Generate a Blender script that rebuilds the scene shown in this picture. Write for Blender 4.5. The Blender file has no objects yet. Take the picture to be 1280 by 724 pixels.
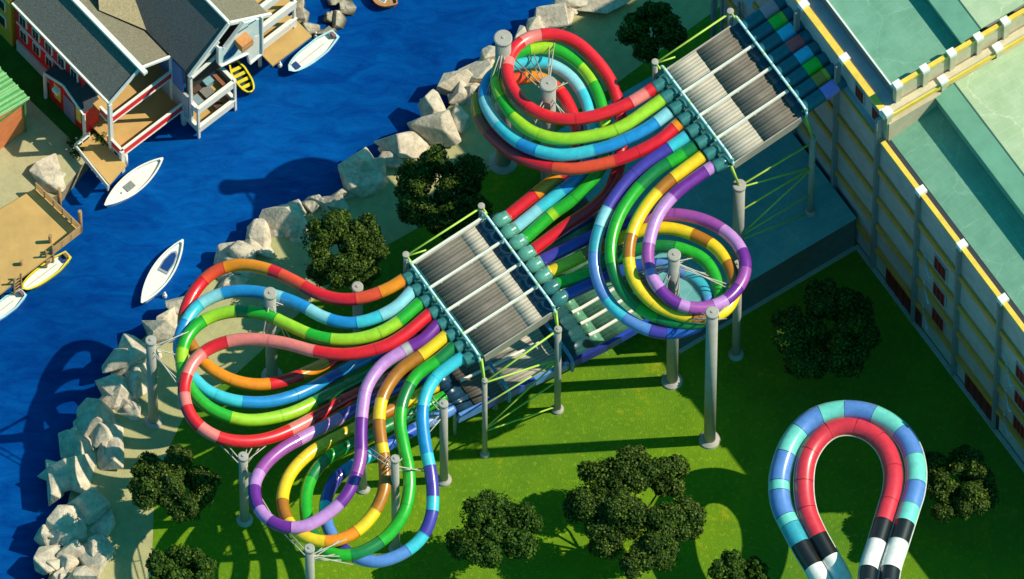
import bpy, bmesh, math, random
from mathutils import Vector, Matrix
from mathutils.geometry import tessellate_polygon
random.seed(7)
scene = bpy.context.scene
COL = scene.collection
R = math.radians
# ------------------------------------------------------------------ camera
W0, H0 = 1280.0, 724.0
PXM = 16.0                       # picture pixels per metre at the middle of the lawn
ELEV = R(63.0)
FOV = R(3.0)
FPX = (W0 / 2) / math.tan(FOV / 2)
DIST = FPX / PXM
cd = bpy.data.cameras.new('camera'); cam = bpy.data.objects.new('camera', cd); COL.objects.link(cam)
cam.location = (0, -DIST * math.cos(ELEV), DIST * math.sin(ELEV))
cam.rotation_euler = (R(90) - ELEV, 0, 0)
cd.sensor_width = 36; cd.lens = 18 / math.tan(FOV / 2); cd.clip_start = 50; cd.clip_end = 6000
scene.camera = cam
CL = Vector(cam.location)
CR = cam.rotation_euler.to_matrix()
def at(u, v, z=0.0):
    """the place at height z seen at a photograph pixel (surveying aid)"""
    d = CR @ Vector(((u - W0 / 2) / FPX, -(v - H0 / 2) / FPX, -1.0))
    t = (z - CL.z) / d.z
    return CL + d * t
# ------------------------------------------------------------------ light
SUN_EL, SUN_AZ = R(46.0), math.atan2(1.0, 0.066)     # azimuth clockwise from +Y
sd = bpy.data.lights.new('sun', 'SUN'); so = bpy.data.objects.new('sun', sd); COL.objects.link(so)
sd.energy = 5.0; sd.angle = R(0.5); sd.color = (1.0, 0.90, 0.70)
sv = Vector((math.cos(SUN_EL) * math.sin(SUN_AZ), math.cos(SUN_EL) * math.cos(SUN_AZ), math.sin(SUN_EL)))
so.rotation_euler = sv.to_track_quat('Z', 'Y').to_euler(); so.location = (60, 0, 80)
w = bpy.data.worlds.new('World'); scene.world = w; w.use_nodes = True
nt = w.node_tree; bg = nt.nodes['Background']
sky = nt.nodes.new('ShaderNodeTexSky'); sky.sky_type = 'NISHITA'; sky.sun_disc = False
sky.sun_elevation = SUN_EL; sky.sun_rotation = SUN_AZ
mx = nt.nodes.new('ShaderNodeMix'); mx.data_type = 'RGBA'; mx.blend_type = 'MULTIPLY'; mx.inputs[0].default_value = 1
nt.links.new(sky.outputs[0], mx.inputs[6]); mx.inputs[7].default_value = (0.14, 1.0, 0.94, 1)
nt.links.new(mx.outputs[2], bg.inputs[0]); bg.inputs[1].default_value = 0.115
scene.render.engine = 'CYCLES'
scene.view_settings.view_transform = 'Standard'; scene.view_settings.look = 'None'
scene.view_settings.exposure = 0.12; scene.view_settings.gamma = 1.0
scene.cycles.max_bounces = 5
# ------------------------------------------------------------------ materials
MATS = {}
def M(name, col, rough=0.6, var=0.12, scale=3.0, bump=0.0, bscale=20.0, spec=0.4, metal=0.0, col2=None, detail=4.0, coat=0.0):
    """procedural surface: base colour broken up by noise, optional bump"""
    if name in MATS: return MATS[name]
    m = bpy.data.materials.new(name); m.use_nodes = True; MATS[name] = m
    t = m.node_tree; b = t.nodes['Principled BSDF']
    tc = t.nodes.new('ShaderNodeTexCoord')
    n = t.nodes.new('ShaderNodeTexNoise'); n.inputs['Scale'].default_value = scale; n.inputs['Detail'].default_value = detail
    n.inputs['Roughness'].default_value = 0.65
    t.links.new(tc.outputs['Object'], n.inputs['Vector'])
    r = t.nodes.new('ShaderNodeValToRGB')
    r.color_ramp.elements[0].position = 0.32; r.color_ramp.elements[1].position = 0.68
    c2 = col2 or tuple(min(1, c * (1 + var)) for c in col)
    c1 = col if col2 else tuple(c * (1 - var) for c in col)
    r.color_ramp.elements[0].color = (*c1, 1); r.color_ramp.elements[1].color = (*c2, 1)
    t.links.new(n.outputs['Fac'], r.inputs[0]); t.links.new(r.outputs[0], b.inputs['Base Color'])
    b.inputs['Roughness'].default_value = rough; b.inputs['Specular IOR Level'].default_value = spec
    b.inputs['Metallic'].default_value = metal
    if coat: b.inputs['Coat Weight'].default_value = coat; b.inputs['Coat Roughness'].default_value = 0.08
    if bump:
        n2 = t.nodes.new('ShaderNodeTexNoise'); n2.inputs['Scale'].default_value = bscale; n2.inputs['Detail'].default_value = 6
        t.links.new(tc.outputs['Object'], n2.inputs['Vector'])
        bp = t.nodes.new('ShaderNodeBump'); bp.inputs['Strength'].default_value = bump; bp.inputs['Distance'].default_value = 0.1
        t.links.new(n2.outputs['Fac'], bp.inputs['Height']); t.links.new(bp.outputs[0], b.inputs['Normal'])
    return m
def nodes_of(m): return m.node_tree.nodes, m.node_tree.links, m.node_tree.nodes['Principled BSDF']
# ------------------------------------------------------------------ mesh builder
class MB:
    def __init__(s): s.v = []; s.f = []; s.m = []; s.sm = []
    def add(s, vs, fs, mi=0, smooth=False):
        o = len(s.v); s.v += [Vector(p) for p in vs]
        for f in fs: s.f.append([o + i for i in f]); s.m.append(mi); s.sm.append(smooth)
        return s
    def box(s, c, ax, ay, sx, sy, z0, z1, mi=0):
        """box round c (xy), half-lengths sx along ax, sy along ay"""
        c = Vector((c[0], c[1], 0)); ax = Vector((ax[0], ax[1], 0)); ay = Vector((ay[0], ay[1], 0))
        q = [c - ax * sx - ay * sy, c + ax * sx - ay * sy, c + ax * sx + ay * sy, c - ax * sx + ay * sy]
        vs = [p + Vector((0, 0, z0)) for p in q] + [p + Vector((0, 0, z1)) for p in q]
        return s.add(vs, [(3, 2, 1, 0), (4, 5, 6, 7), (0, 1, 5, 4), (1, 2, 6, 5), (2, 3, 7, 6), (3, 0, 4, 7)], mi)
    def rod(s, a, b, r, n=8, mi=0, r2=None, cap=True):
        a = Vector(a); b = Vector(b); d = (b - a).normalized()
        x = d.orthogonal().normalized(); y = d.cross(x); r2 = r if r2 is None else r2
        vs = [a + (x * math.cos(2 * math.pi * i / n) + y * math.sin(2 * math.pi * i / n)) * r for i in range(n)]
        vs += [b + (x * math.cos(2 * math.pi * i / n) + y * math.sin(2 * math.pi * i / n)) * r2 for i in range(n)]
        s.add(vs, [(i, (i + 1) % n, n + (i + 1) % n, n + i) for i in range(n)], mi, True)
        if cap:
            s.add(vs[:n], [tuple(range(n - 1, -1, -1))], mi); s.add(vs[n:], [tuple(range(n))], mi)
        return s
    def beam(s, a, b, wd, ht, mi=0, up=Vector((0, 0, 1))):
        """square bar from a to b, wd wide and ht tall"""
        a = Vector(a); b = Vector(b); d = (b - a).normalized()
        x = d.cross(up).normalized(); y = x.cross(d)
        q = [-x * wd / 2 - y * ht / 2, x * wd / 2 - y * ht / 2, x * wd / 2 + y * ht / 2, -x * wd / 2 + y * ht / 2]
        vs = [a + p for p in q] + [b + p for p in q]
        return s.add(vs, [(3, 2, 1, 0), (4, 5, 6, 7), (0, 1, 5, 4), (1, 2, 6, 5), (2, 3, 7, 6), (3, 0, 4, 7)], mi)
    def prism(s, pts, h, mi=0, up=None):
        """closed polygon (3-D points) given a thickness h along up"""
        up = Vector((0, 0, 1)) if up is None else Vector(up)
        pts = [Vector(p) for p in pts]; n = len(pts)
        tri = tessellate_polygon([pts])
        top = [p + up * h for p in pts]
        s.add(pts + top, [tuple(reversed(t)) for t in tri] + [tuple(n + i for i in t) for t in tri] +
              [(i, (i + 1) % n, n + (i + 1) % n, n + i) for i in range(n)], mi)
        return s
    def tube(s, pts, r, n=14, mi=0, cap=False, rad=None):
        pts = [Vector(p) for p in pts]; m = len(pts); vs = []; x = None
        for i, p in enumerate(pts):
            d = (pts[min(i + 1, m - 1)] - pts[max(i - 1, 0)]).normalized()
            if x is None: x = d.cross(Vector((0, 0, 1))).normalized()
            x = (x - d * x.dot(d)).normalized(); y = x.cross(d)
            rr = rad[i] if rad else r
            vs += [p + (x * math.cos(2 * math.pi * k / n) + y * math.sin(2 * math.pi * k / n)) * rr for k in range(n)]
        fs = [(i * n + k, i * n + (k + 1) % n, (i + 1) * n + (k + 1) % n, (i + 1) * n + k) for i in range(m - 1) for k in range(n)]
        s.add(vs, fs, mi, True)
        if cap: s.add(vs[:n], [tuple(range(n))], mi); s.add(vs[-n:], [tuple(range(n))], mi)
        return s
    def lathe(s, c, prof, n=20, mi=0):
        """profile [(r, z)] turned about the vertical through c"""
        c = Vector(c); vs = []
        for r, z in prof:
            vs += [c + Vector((r * math.cos(2 * math.pi * k / n), r * math.sin(2 * math.pi * k / n), z)) for k in range(n)]
        m = len(prof)
        s.add(vs, [(i * n + k, i * n + (k + 1) % n, (i + 1) * n + (k + 1) % n, (i + 1) * n + k) for i in range(m - 1) for k in range(n)], mi, False)
        return s
    def build(s, name, mats, parent=None, kind=None, loc=None, fix=True):
        if not isinstance(mats, (list, tuple)): mats = [mats]
        base = Vector(loc) if loc is not None else (Vector(parent['base_at']) if parent is not None and 'base_at' in parent else Vector((0, 0, 0)))
        me = bpy.data.meshes.new(name)
        me.from_pydata([tuple(p - base) for p in s.v], [], s.f)
        for m in mats: me.materials.append(m)
        for i, p in enumerate(me.polygons): p.material_index = s.m[i]; p.use_smooth = s.sm[i]
        if fix:
            bm = bmesh.new(); bm.from_mesh(me); bmesh.ops.remove_doubles(bm, verts=bm.verts, dist=1e-5)
            bmesh.ops.recalc_face_normals(bm, faces=bm.faces); bm.to_mesh(me); bm.free()
        o = bpy.data.objects.new(name, me); COL.objects.link(o)
        if parent is not None:
            o.parent = parent
            o['base_at'] = tuple(base)
        else:
            o.location = base; o['base_at'] = tuple(base)
        if kind: o['kind'] = kind
        return o
def tag(o, label=None, cat=None, group=None, kind=None):
    if label: o['label'] = label
    if cat: o['category'] = cat
    if group: o['group'] = group
    if kind: o['kind'] = kind
    return o
def thing(name, label, cat, loc=(0, 0, 0), group=None):
    o = bpy.data.objects.new(name, None); COL.objects.link(o); o.empty_display_size = 0.3
    o.location = loc; o['base_at'] = tuple(loc)
    return tag(o, label, cat, group)
def catmull(pts, step=0.2):
    """smooth curve through 3-D points, resampled evenly"""
    P = [Vector(p) for p in pts]; P = [P[0] * 2 - P[1]] + P + [P[-1] * 2 - P[-2]]
    out = []
    for i in range(1, len(P) - 2):
        a, b, c, d = P[i - 1:i + 3]
        for k in range(16):
            t = k / 16
            out.append(0.5 * ((2 * b) + (c - a) * t + (2 * a - 5 * b + 4 * c - d) * t * t + (3 * b - 3 * c + d - a) * t ** 3))
    out.append(P[-2])
    for _ in range(6):       # ease out hand-measured wobble
        out = [out[0]] + [(out[i - 1] + out[i] * 2 + out[i + 1]) / 4 for i in range(1, len(out) - 1)] + [out[-1]]
    res = [out[0]]; acc = 0.0
    for i in range(1, len(out)):
        seg = out[i] - out[i - 1]; L = seg.length
        if L < 1e-9: continue
        while acc + L >= step:
            f = (step - acc) / L; p = out[i - 1] + (out[i] - out[i - 1]) * f
            out[i - 1] = p; res.append(p); L = (out[i] - p).length; acc = 0.0
            if L < 1e-9: break
        acc += L
    res.append(out[-1])
    return res
def plen(pts):
    L = [0.0]
    for a, b in zip(pts, pts[1:]): L.append(L[-1] + (b - a).length)
    return L
A = Vector((0.552, -0.834, 0)); B = Vector((0.834, 0.552, 0)); Z = Vector((0, 0, 1))
# ================================================================== ground and water
def ground_mat():
    m = M('lawn_grass', (0.085, 0.235, 0.004), 0.9, spec=0.04)
    N, Lk, b = nodes_of(m)
    r = [n for n in N if n.type == 'VALTORGB'][0]
    tc = [n for n in N if n.type == 'TEX_COORD'][0]
    n1 = [n for n in N if n.type == 'TEX_NOISE'][0]; n1.inputs['Scale'].default_value = 0.35; n1.inputs['Detail'].default_value = 8
    r.color_ramp.elements[0].color = (0.080, 0.19, 0.013, 1); r.color_ramp.elements[1].color = (0.115, 0.24, 0.014, 1)
    n2 = N.new('ShaderNodeTexNoise'); n2.inputs['Scale'].default_value = 2.6; n2.inputs['Detail'].default_value = 7; n2.inputs['Roughness'].default_value = 0.7
    Lk.new(tc.outputs['Object'], n2.inputs['Vector'])
    r2 = N.new('ShaderNodeValToRGB'); r2.color_ramp.elements[0].position = 0.54; r2.color_ramp.elements[1].position = 0.68
    r2.color_ramp.elements[0].color = (0, 0, 0, 1); r2.color_ramp.elements[1].color = (0.75, 0.75, 0.75, 1)
    Lk.new(n2.outputs['Fac'], r2.inputs[0])
    mx = N.new('ShaderNodeMix'); mx.data_type = 'RGBA'; Lk.new(r2.outputs[0], mx.inputs[0]); Lk.new(r.outputs[0], mx.inputs[6])
    mx.inputs[7].default_value = (0.24, 0.36, 0.025, 1)
    n4 = N.new('ShaderNodeTexNoise'); n4.inputs['Scale'].default_value = 0.28; n4.inputs['Detail'].default_value = 9; n4.inputs['Roughness'].default_value = 0.72
    mp = N.new('ShaderNodeMapping'); mp.inputs['Location'].default_value = (31, 12, 5); Lk.new(tc.outputs['Object'], mp.inputs[0]); Lk.new(mp.outputs[0], n4.inputs['Vector'])
    r4 = N.new('ShaderNodeValToRGB'); r4.color_ramp.elements[0].position = 0.60; r4.color_ramp.elements[1].position = 0.72
    r4.color_ramp.elements[0].color = (0, 0, 0, 1); r4.color_ramp.elements[1].color = (0.6, 0.6, 0.6, 1); Lk.new(n4.outputs['Fac'], r4.inputs[0])
    mx2 = N.new('ShaderNodeMix'); mx2.data_type = 'RGBA'; Lk.new(r4.outputs[0], mx2.inputs[0]); Lk.new(mx.outputs[2], mx2.inputs[6])
    mx2.inputs[7].default_value = (0.42, 0.34, 0.02, 1)
    n6 = N.new('ShaderNodeTexNoise'); n6.inputs['Scale'].default_value = 0.07; n6.inputs['Detail'].default_value = 4; Lk.new(mp.outputs[0], n6.inputs['Vector'])
    r6 = N.new('ShaderNodeValToRGB'); r6.color_ramp.elements[0].position = 0.38; r6.color_ramp.elements[1].position = 0.62
    r6.color_ramp.elements[0].color = (.78, .88, 1.2, 1); r6.color_ramp.elements[1].color = (1.25, 1.12, .8, 1); Lk.new(n6.outputs['Fac'], r6.inputs[0])
    mx3 = N.new('ShaderNodeMix'); mx3.data_type = 'RGBA'; mx3.blend_type = 'MULTIPLY'; mx3.inputs[0].default_value = 1; Lk.new(mx2.outputs[2], mx3.inputs[6]); Lk.new(r6.outputs[0], mx3.inputs[7])
    Lk.new(mx3.outputs[2], b.inputs['Base Color'])
    n3 = N.new('ShaderNodeTexNoise'); n3.inputs['Scale'].default_value = 9; n3.inputs['Detail'].default_value = 8
    Lk.new(tc.outputs['Object'], n3.inputs['Vector'])
    bp = N.new('ShaderNodeBump'); bp.inputs['Strength'].default_value = 0.6; bp.inputs['Distance'].default_value = 0.12
    Lk.new(n3.outputs['Fac'], bp.inputs['Height']); Lk.new(bp.outputs[0], b.inputs['Normal'])
    return m
GRASS = ground_mat()
SAND = M('sand', (0.41, 0.385, 0.195), 0.95, 0.1, 1.3, 0.5, 9, 0.1)
WATERM = M('river_water', (0.0025, 0.055, 0.24), 0.25, 0.3, 0.12, spec=0.06)
N, Lk, b = nodes_of(WATERM)
rr = [n for n in N if n.type == 'VALTORGB'][0]
tc = [n for n in N if n.type == 'TEX_COORD'][0]
mp = N.new('ShaderNodeMapping'); mp.inputs['Scale'].default_value = (0.32, 0.85, 1); mp.inputs['Rotation'].default_value = (0, 0, R(-14))
Lk.new(tc.outputs['Object'], mp.inputs[0])
n1 = [n for n in N if n.type == 'TEX_NOISE'][0]; n1.inputs['Scale'].default_value = 1.0; n1.inputs['Detail'].default_value = 9; n1.inputs['Roughness'].default_value = 0.72; n1.inputs['Distortion'].default_value = 0.7
Lk.new(mp.outputs[0], n1.inputs['Vector'])
rr.color_ramp.elements[0].position = 0.36; rr.color_ramp.elements[1].position = 0.66
rr.color_ramp.elements[0].color = (0.0006, 0.042, 0.23, 1); rr.color_ramp.elements[1].color = (0.0012, 0.086, 0.34, 1)
n2 = N.new('ShaderNodeTexNoise'); n2.inputs['Scale'].default_value = 1.6; n2.inputs['Detail'].default_value = 4; n2.inputs['Distortion'].default_value = 0.6
Lk.new(mp.outputs[0], n2.inputs['Vector'])
bp = N.new('ShaderNodeBump'); bp.inputs['Strength'].default_value = 0.5; bp.inputs['Distance'].default_value = 0.25
Lk.new(n2.outputs['Fac'], bp.inputs['Height']); Lk.new(bp.outputs[0], b.inputs['Normal'])

n5 = N.new('ShaderNodeTexNoise'); n5.inputs['Scale'].default_value = 0.045; n5.inputs['Detail'].default_value = 3; Lk.new(tc.outputs['Object'], n5.inputs['Vector'])
r5 = N.new('ShaderNodeValToRGB'); r5.color_ramp.elements[0].position = 0.35; r5.color_ramp.elements[1].position = 0.62
r5.color_ramp.elements[0].color = (.55, .62, .72, 1); r5.color_ramp.elements[1].color = (1.1, 1.12, 1.1, 1); Lk.new(n5.outputs['Fac'], r5.inputs[0])
m5 = N.new('ShaderNodeMix'); m5.data_type = 'RGBA'; m5.blend_type = 'MULTIPLY'; m5.inputs[0].default_value = 1; Lk.new(rr.outputs[0], m5.inputs[6]); Lk.new(r5.outputs[0], m5.inputs[7]); Lk.new(m5.outputs[2], b.inputs['Base Color'])
WZ = -1.5
mb = MB(); S = 420
mb.add([(-S, -S, WZ), (S, -S, WZ), (S, S, WZ), (-S, S, WZ)], [(0, 1, 2, 3)])
tag(mb.build('river_water', WATERM, kind='structure'), 'deep blue rippled river water between the village and the slides', 'water')
shore = [(40, 900), (50, 760), (72, 690), (84, 640), (92, 600), (112, 545), (132, 490), (155, 448), (196, 408), (240, 365), (300, 318), (350, 282),
         (400, 255), (455, 220), (500, 190), (548, 150), (580, 115), (612, 85), (655, 48), (700, 18), (740, -10), (860, -90), (1400, -420)]
far = [Vector((S, S, 0)), Vector((S, -S, 0)), Vector((-20, -S, 0))]
land = [at(u, v) for u, v in shore] + far
mb = MB(); mb.prism([p + Vector((0, 0, -4)) for p in land], 4.0)
tag(mb.build('lawn', GRASS, kind='structure'), 'bright green lawn under the slides', 'lawn')
inner = [(860, -30), (905, 5), (860, 38), (760, 112), (690, 160), (620, 207), (526, 283), (478, 310), (420, 350), (360, 404), (325, 440), (288, 474), (240, 500), (218, 545), (200, 590), (192, 640), (190, 700), (196, 760), (205, 900)]
sand = [at(u - 1, v - 1, 0.004) for u, v in shore[:-2]] + [at(u, v, 0.004) for u, v in inner]
mb = MB(); mb.add(sand, [tuple(t) for t in tessellate_polygon([sand])])
tag(mb.build('sand_path', SAND, kind='structure'), 'pale sandy strip between the rocks and the lawn', 'sand')
# village bank
GZ = 0.3
bank = [(-20, 310), (30, 268), (76, 240), (108, 200), (150, 150), (220, 95), (290, 40), (345, -10), (420, -90)]
vb = [at(u, v, GZ) for u, v in bank] + [Vector((-60, 300, GZ)), Vector((-S, 300, GZ)), Vector((-S, -20, GZ))]
mb = MB(); mb.prism([p - Vector((0, 0, 4)) for p in vb], 3.99)
tag(mb.build('river_bank', M('bank_earth', (0.30, 0.24, 0.16), .95, .25, 1.5, .5, 6, .1), kind='structure'), 'earthy river bank below the village', 'bank')
mb = MB(); mb.add(vb, [tuple(t) for t in tessellate_polygon([vb])])
VLAWN = M('village_grass', (0.02, 0.12, 0.015), 0.9, 0.2, 1.0, 0.4, 9, 0.1)
tag(mb.build('village_lawn', VLAWN, kind='structure'), 'dark green village lawn behind the houses', 'lawn')
pave = [at(u, v, GZ + .004) for u, v in [(-60, 342), (-21, 311), (30, 268.5), (76.5, 240.5), (108.5, 200.5), (92, 178), (30, 118), (-40, 50), (-120, 60)]]
mb = MB(); mb.add(pave, [tuple(t) for t in tessellate_polygon([pave])])
tag(mb.build('village_path', M('village_paving', (0.42, 0.38, 0.22), 0.95, 0.1, 1.5, 0.3, 12, 0.1), kind='structure'), 'sandy paved yard between the hut and the deck', 'path')

# ================================================================== slide tubes
PAL = dict(R=(0.72, 0.012, 0.022), P=(0.80, 0.20, 0.18), O=(0.85, 0.26, 0.006), V=(0.80, 0.075, 0.025), L=(0.33, 0.62, 0.02), G=(0.02, 0.40, 0.02),
           D=(0.008, 0.19, 0.045), C=(0.05, 0.52, 0.66), W=(0.25, 0.60, 0.70), B=(0.015, 0.25, 0.62), K=(0.02, 0.09, 0.48), I=(0.06, 0.045, 0.36),
           Y=(0.85, 0.58, 0.012), N=(0.42, 0.15, 0.008), U=(0.16, 0.02, 0.28), E=(0.52, 0.24, 0.60), F=(0.33, 0.07, 0.36), S=(0.45, 0.42, 0.45),
           b=(0.10, 0.24, 0.62), T=(0.16, 0.62, 0.55), r=(0.66, 0.035, 0.06), k=(0.012, 0.012, 0.014), w=(0.78, 0.78, 0.76), q=(0.015, 0.13, 0.15), c=(0.04, 0.36, 0.48))
CN = dict(R='red', P='salmon', O='orange', V='vermilion', L='lime', G='green', D='dark_green', C='cyan', W='pale_cyan', B='blue', K='royal_blue', I='indigo',
          Y='yellow', N='brown', U='purple', E='lavender', F='plum', S='grey', b='mid_blue', T='turquoise', r='crimson', k='black', w='white', q='dark_teal', c='teal_blue')
def PM(k): return M(CN[k] + '_plastic', PAL[k], 0.33, 0.13, 2.2, 0.0, spec=0.6, coat=0.25, detail=8)
TUBES = {}
def make_tube(pts, zs, cols, label, group, radius=0.5, px0=0, seam=None, cat='water slide'):
    """pts: picture pixels, zs: list of (fraction, height); cols: [(letter, pixels long)]"""
    du = [0.0]
    for a, b_ in zip(pts, pts[1:]): du.append(du[-1] + math.hypot(a[0] - b_[0], a[1] - b_[1]))
    def zf(t):
        for (t0, z0), (t1, z1) in zip(zs, zs[1:]):
            if t <= t1: 
                f = (t - t0) / (t1 - t0); return z0 + (z1 - z0) * f
        return zs[-1][1]
    P3 = [at(u, v, zf(d / du[-1])) for (u, v), d in zip(pts, du)]
    cur = catmull(P3, 0.16); L = plen(cur)
    tot = sum(c[1] for c in cols)
    base = Vector((cur[0].x, cur[0].y, 0))
    t = thing('slide_tube', label, cat, base, group)
    acc = 0.0; i0 = 0; cuts = []
    for k, ln in cols:
        n = max(1, round(ln / 62)) if not seam else 1
        for j in range(n): cuts.append((k, ln / n))
    for k, ln in cuts:
        acc += ln; Lend = L[-1] * acc / tot
        i1 = i0
        while i1 < len(L) - 1 and L[i1] < Lend - 1e-6: i1 += 1
        if i1 - i0 < 1: continue
        seg = cur[i0:i1 + 1]
        dd = [plen(seg)[j] for j in range(len(seg))]
        rad = [radius] * len(seg)
        # rolled flange at both ends
        d0 = (seg[1] - seg[0]).normalized(); d1 = (seg[-1] - seg[-2]).normalized()
        g = 0.004 if not seam else 0.02
        pp = [seg[0] + d0 * g, seg[0] + d0 * (g + .045)] + seg[1:-1] + [seg[-1] - d1 * (g + .045), seg[-1] - d1 * g]
        if len(seg) == 2: pp = [seg[0] + d0 * g, seg[0] + d0 * (g + .045), seg[-1] - d1 * (g + .045), seg[-1] - d1 * g]
        m = MB(); m.tube(pp, radius, 22)
        # flange collar
        m.tube([seg[0] + d0 * g, seg[0] + d0 * (g + .035)], radius + .022, 22)
        o = m.build('tube_segment', PM(k), t, fix=False)
        i0 = i1
    TUBES[label] = cur
    return cur
def zloop(z0, zm, z1, dip): return [(0, z0), (.25, (z0 + zm) / 2 + .1 - dip * .5), (.42, zm - dip * .95), (.55, zm - .2 - dip * .9), (.78, (zm + z1) / 2 + .3 - dip * .1), (1, z1)]
G1 = 'tubes curling down from the upper racing section'; G2 = 'tubes curling down from the middle racing section'
ent2 = [(635 + 10.5 * j, 270 + 14.1 * j) for j in range(8)]
make_tube([(817, 110), (800, 121), (780, 132), (740, 146), (700, 149), (665, 137), (643, 115), (634, 90), (640, 65), (660, 48), (690, 43), (720, 53), (747, 78), (765, 105), (774, 135), (777, 170), (774, 205), (762, 238), (738, 262), (705, 284), ent2[3]],
  zloop(20, 17.9, 14.6, 0), [('R', 8), ('P', 20), ('R', 62), ('R', 60), ('R', 58), ('P', 11), ('R', 27), ('P', 25), ('R', 50), ('R', 60), ('R', 55), ('R', 50), ('R', 60), ('R', 60)],
  'red tube with salmon bands, the topmost loop of the upper left spiral', G1)
make_tube([(828, 124), (810, 137), (780, 157), (750, 168), (700, 174), (660, 162), (634, 135), (621, 105), (626, 80), (645, 66), (675, 60), (700, 64), (730, 86), (747, 115), (756, 150), (757, 190), (744, 220), (715, 250), (690, 268), ent2[2]],
  zloop(20, 17.9, 14.6, .6), [('L', 60), ('L', 85), ('L', 40), ('G', 27), ('L', 27), ('G', 60), ('L', 26), ('G', 36), ('L', 24), ('G', 36), ('L', 20), ('G', 90), ('G', 25), ('L', 8), ('G', 38)],
  'lime and green tube nested just below the red loop at upper left', G1)
make_tube([(837, 140), (810, 160), (780, 175), (750, 186), (700, 194), (655, 182), (622, 155), (606, 125), (611, 100), (630, 85), (655, 79), (685, 80), (712, 95), (730, 120), (738, 150), (740, 190), (726, 218), (690, 248), ent2[1]],
  zloop(20, 17.9, 14.6, 1.2), [('W', 18), ('B', 45), ('B', 42), ('C', 72), ('B', 26), ('C', 42), ('W', 45), ('B', 60), ('C', 50), ('W', 60), ('C', 60), ('B', 85), ('C', 38), ('W', 38)],
  'cyan and blue tube of the upper left spiral, between lime tube and orange-red tube', G1)
make_tube([(849, 154), (820, 178), (780, 197), (740, 208), (700, 211), (650, 197), (617, 172), (599, 147), (598, 122), (615, 105), (645, 99), (672, 97), (698, 112), (714, 138), (722, 165), (717, 200), (690, 226), (660, 250), ent2[0]],
  zloop(20, 17.9, 14.6, 1.8), [('O', 7), ('R', 50), ('R', 30), ('V', 78), ('R', 60), ('R', 42), ('V', 26), ('O', 28), ('R', 40), ('V', 26), ('O', 28), ('V', 20), ('R', 60), ('R', 60), ('O', 36), ('R', 44)],
  'orange and red tube, outermost at the left edge of the upper left spiral', G1)
make_tube([(859, 170), (835, 186), (810, 203), (785, 225), (761, 258), (747, 293), (743, 325), (749, 355), (765, 382), (790, 403), (820, 415), (850, 415), (876, 404), (886, 385), (880, 362), (866, 347), (845, 337), (822, 331), (795, 333), (760, 345), ent2[7]],
  zloop(20, 17.9, 14.6, 1.8), [('C', 24), ('I', 55), ('I', 55), ('W', 26), ('c', 34), ('b', 62), ('C', 32), ('b', 36), ('I', 22), ('K', 50), ('b', 30), ('c', 44), ('b', 40), ('K', 60), ('I', 60)],
  'indigo and blue tube, outermost at the left and bottom of the right spiral', G1)
make_tube([(869, 183), (845, 198), (820, 214), (795, 238), (774, 270), (764, 305), (767, 338), (782, 368), (808, 390), (840, 402), (870, 404), (893, 394), (900, 372), (894, 345), (880, 325), (860, 314), (835, 308), (805, 310), (770, 322), (735, 342), ent2[6]],
  zloop(20, 17.9, 14.6, 1.2), [('D', 12), ('G', 22), ('D', 40), ('G', 50), ('G', 50), ('D', 56), ('G', 26), ('D', 50), ('D', 26), ('G', 60), ('G', 40), ('D', 50), ('D', 50), ('G', 40)],
  'mid and dark green tube of the right spiral, between blue and yellow tubes', G1)
make_tube([(878, 195), (855, 212), (830, 232), (806, 260), (790, 292), (786, 325), (795, 355), (818, 380), (850, 394), (880, 397), (905, 389), (918, 368), (915, 340), (900, 315), (880, 300), (850, 288), (820, 285), (790, 292), (755, 306), (725, 322), ent2[5]],
  zloop(20, 17.9, 14.6, .6), [('Y', 42), ('N', 24), ('Y', 62), ('N', 28), ('Y', 12), ('Y', 52), ('Y', 48), ('N', 28), ('Y', 46), ('N', 34), ('Y', 32), ('N', 24), ('Y', 48), ('Y', 46), ('N', 40), ('Y', 12), ('Y', 34)],
  'yellow tube with brown bands in the right spiral', G1)
make_tube([(891, 208), (866, 225), (842, 244), (822, 270), (812, 300), (810, 325), (817, 350), (836, 373), (860, 384), (885, 384), (910, 373), (928, 350), (931, 325), (918, 300), (893, 281), (865, 271), (835, 268), (805, 272), (770, 284), (735, 298), ent2[4]],
  zloop(20, 17.9, 14.6, 0), [('E', 9), ('U', 52), ('E', 70), ('F', 32), ('E', 28), ('U', 30), ('E', 12), ('F', 30), ('E', 16), ('U', 24), ('F', 26), ('U', 24), ('E', 42), ('F', 60), ('F', 55), ('I', 60), ('I', 60)],
  'purple and lavender tube, the topmost loop of the right spiral', G1)
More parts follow.
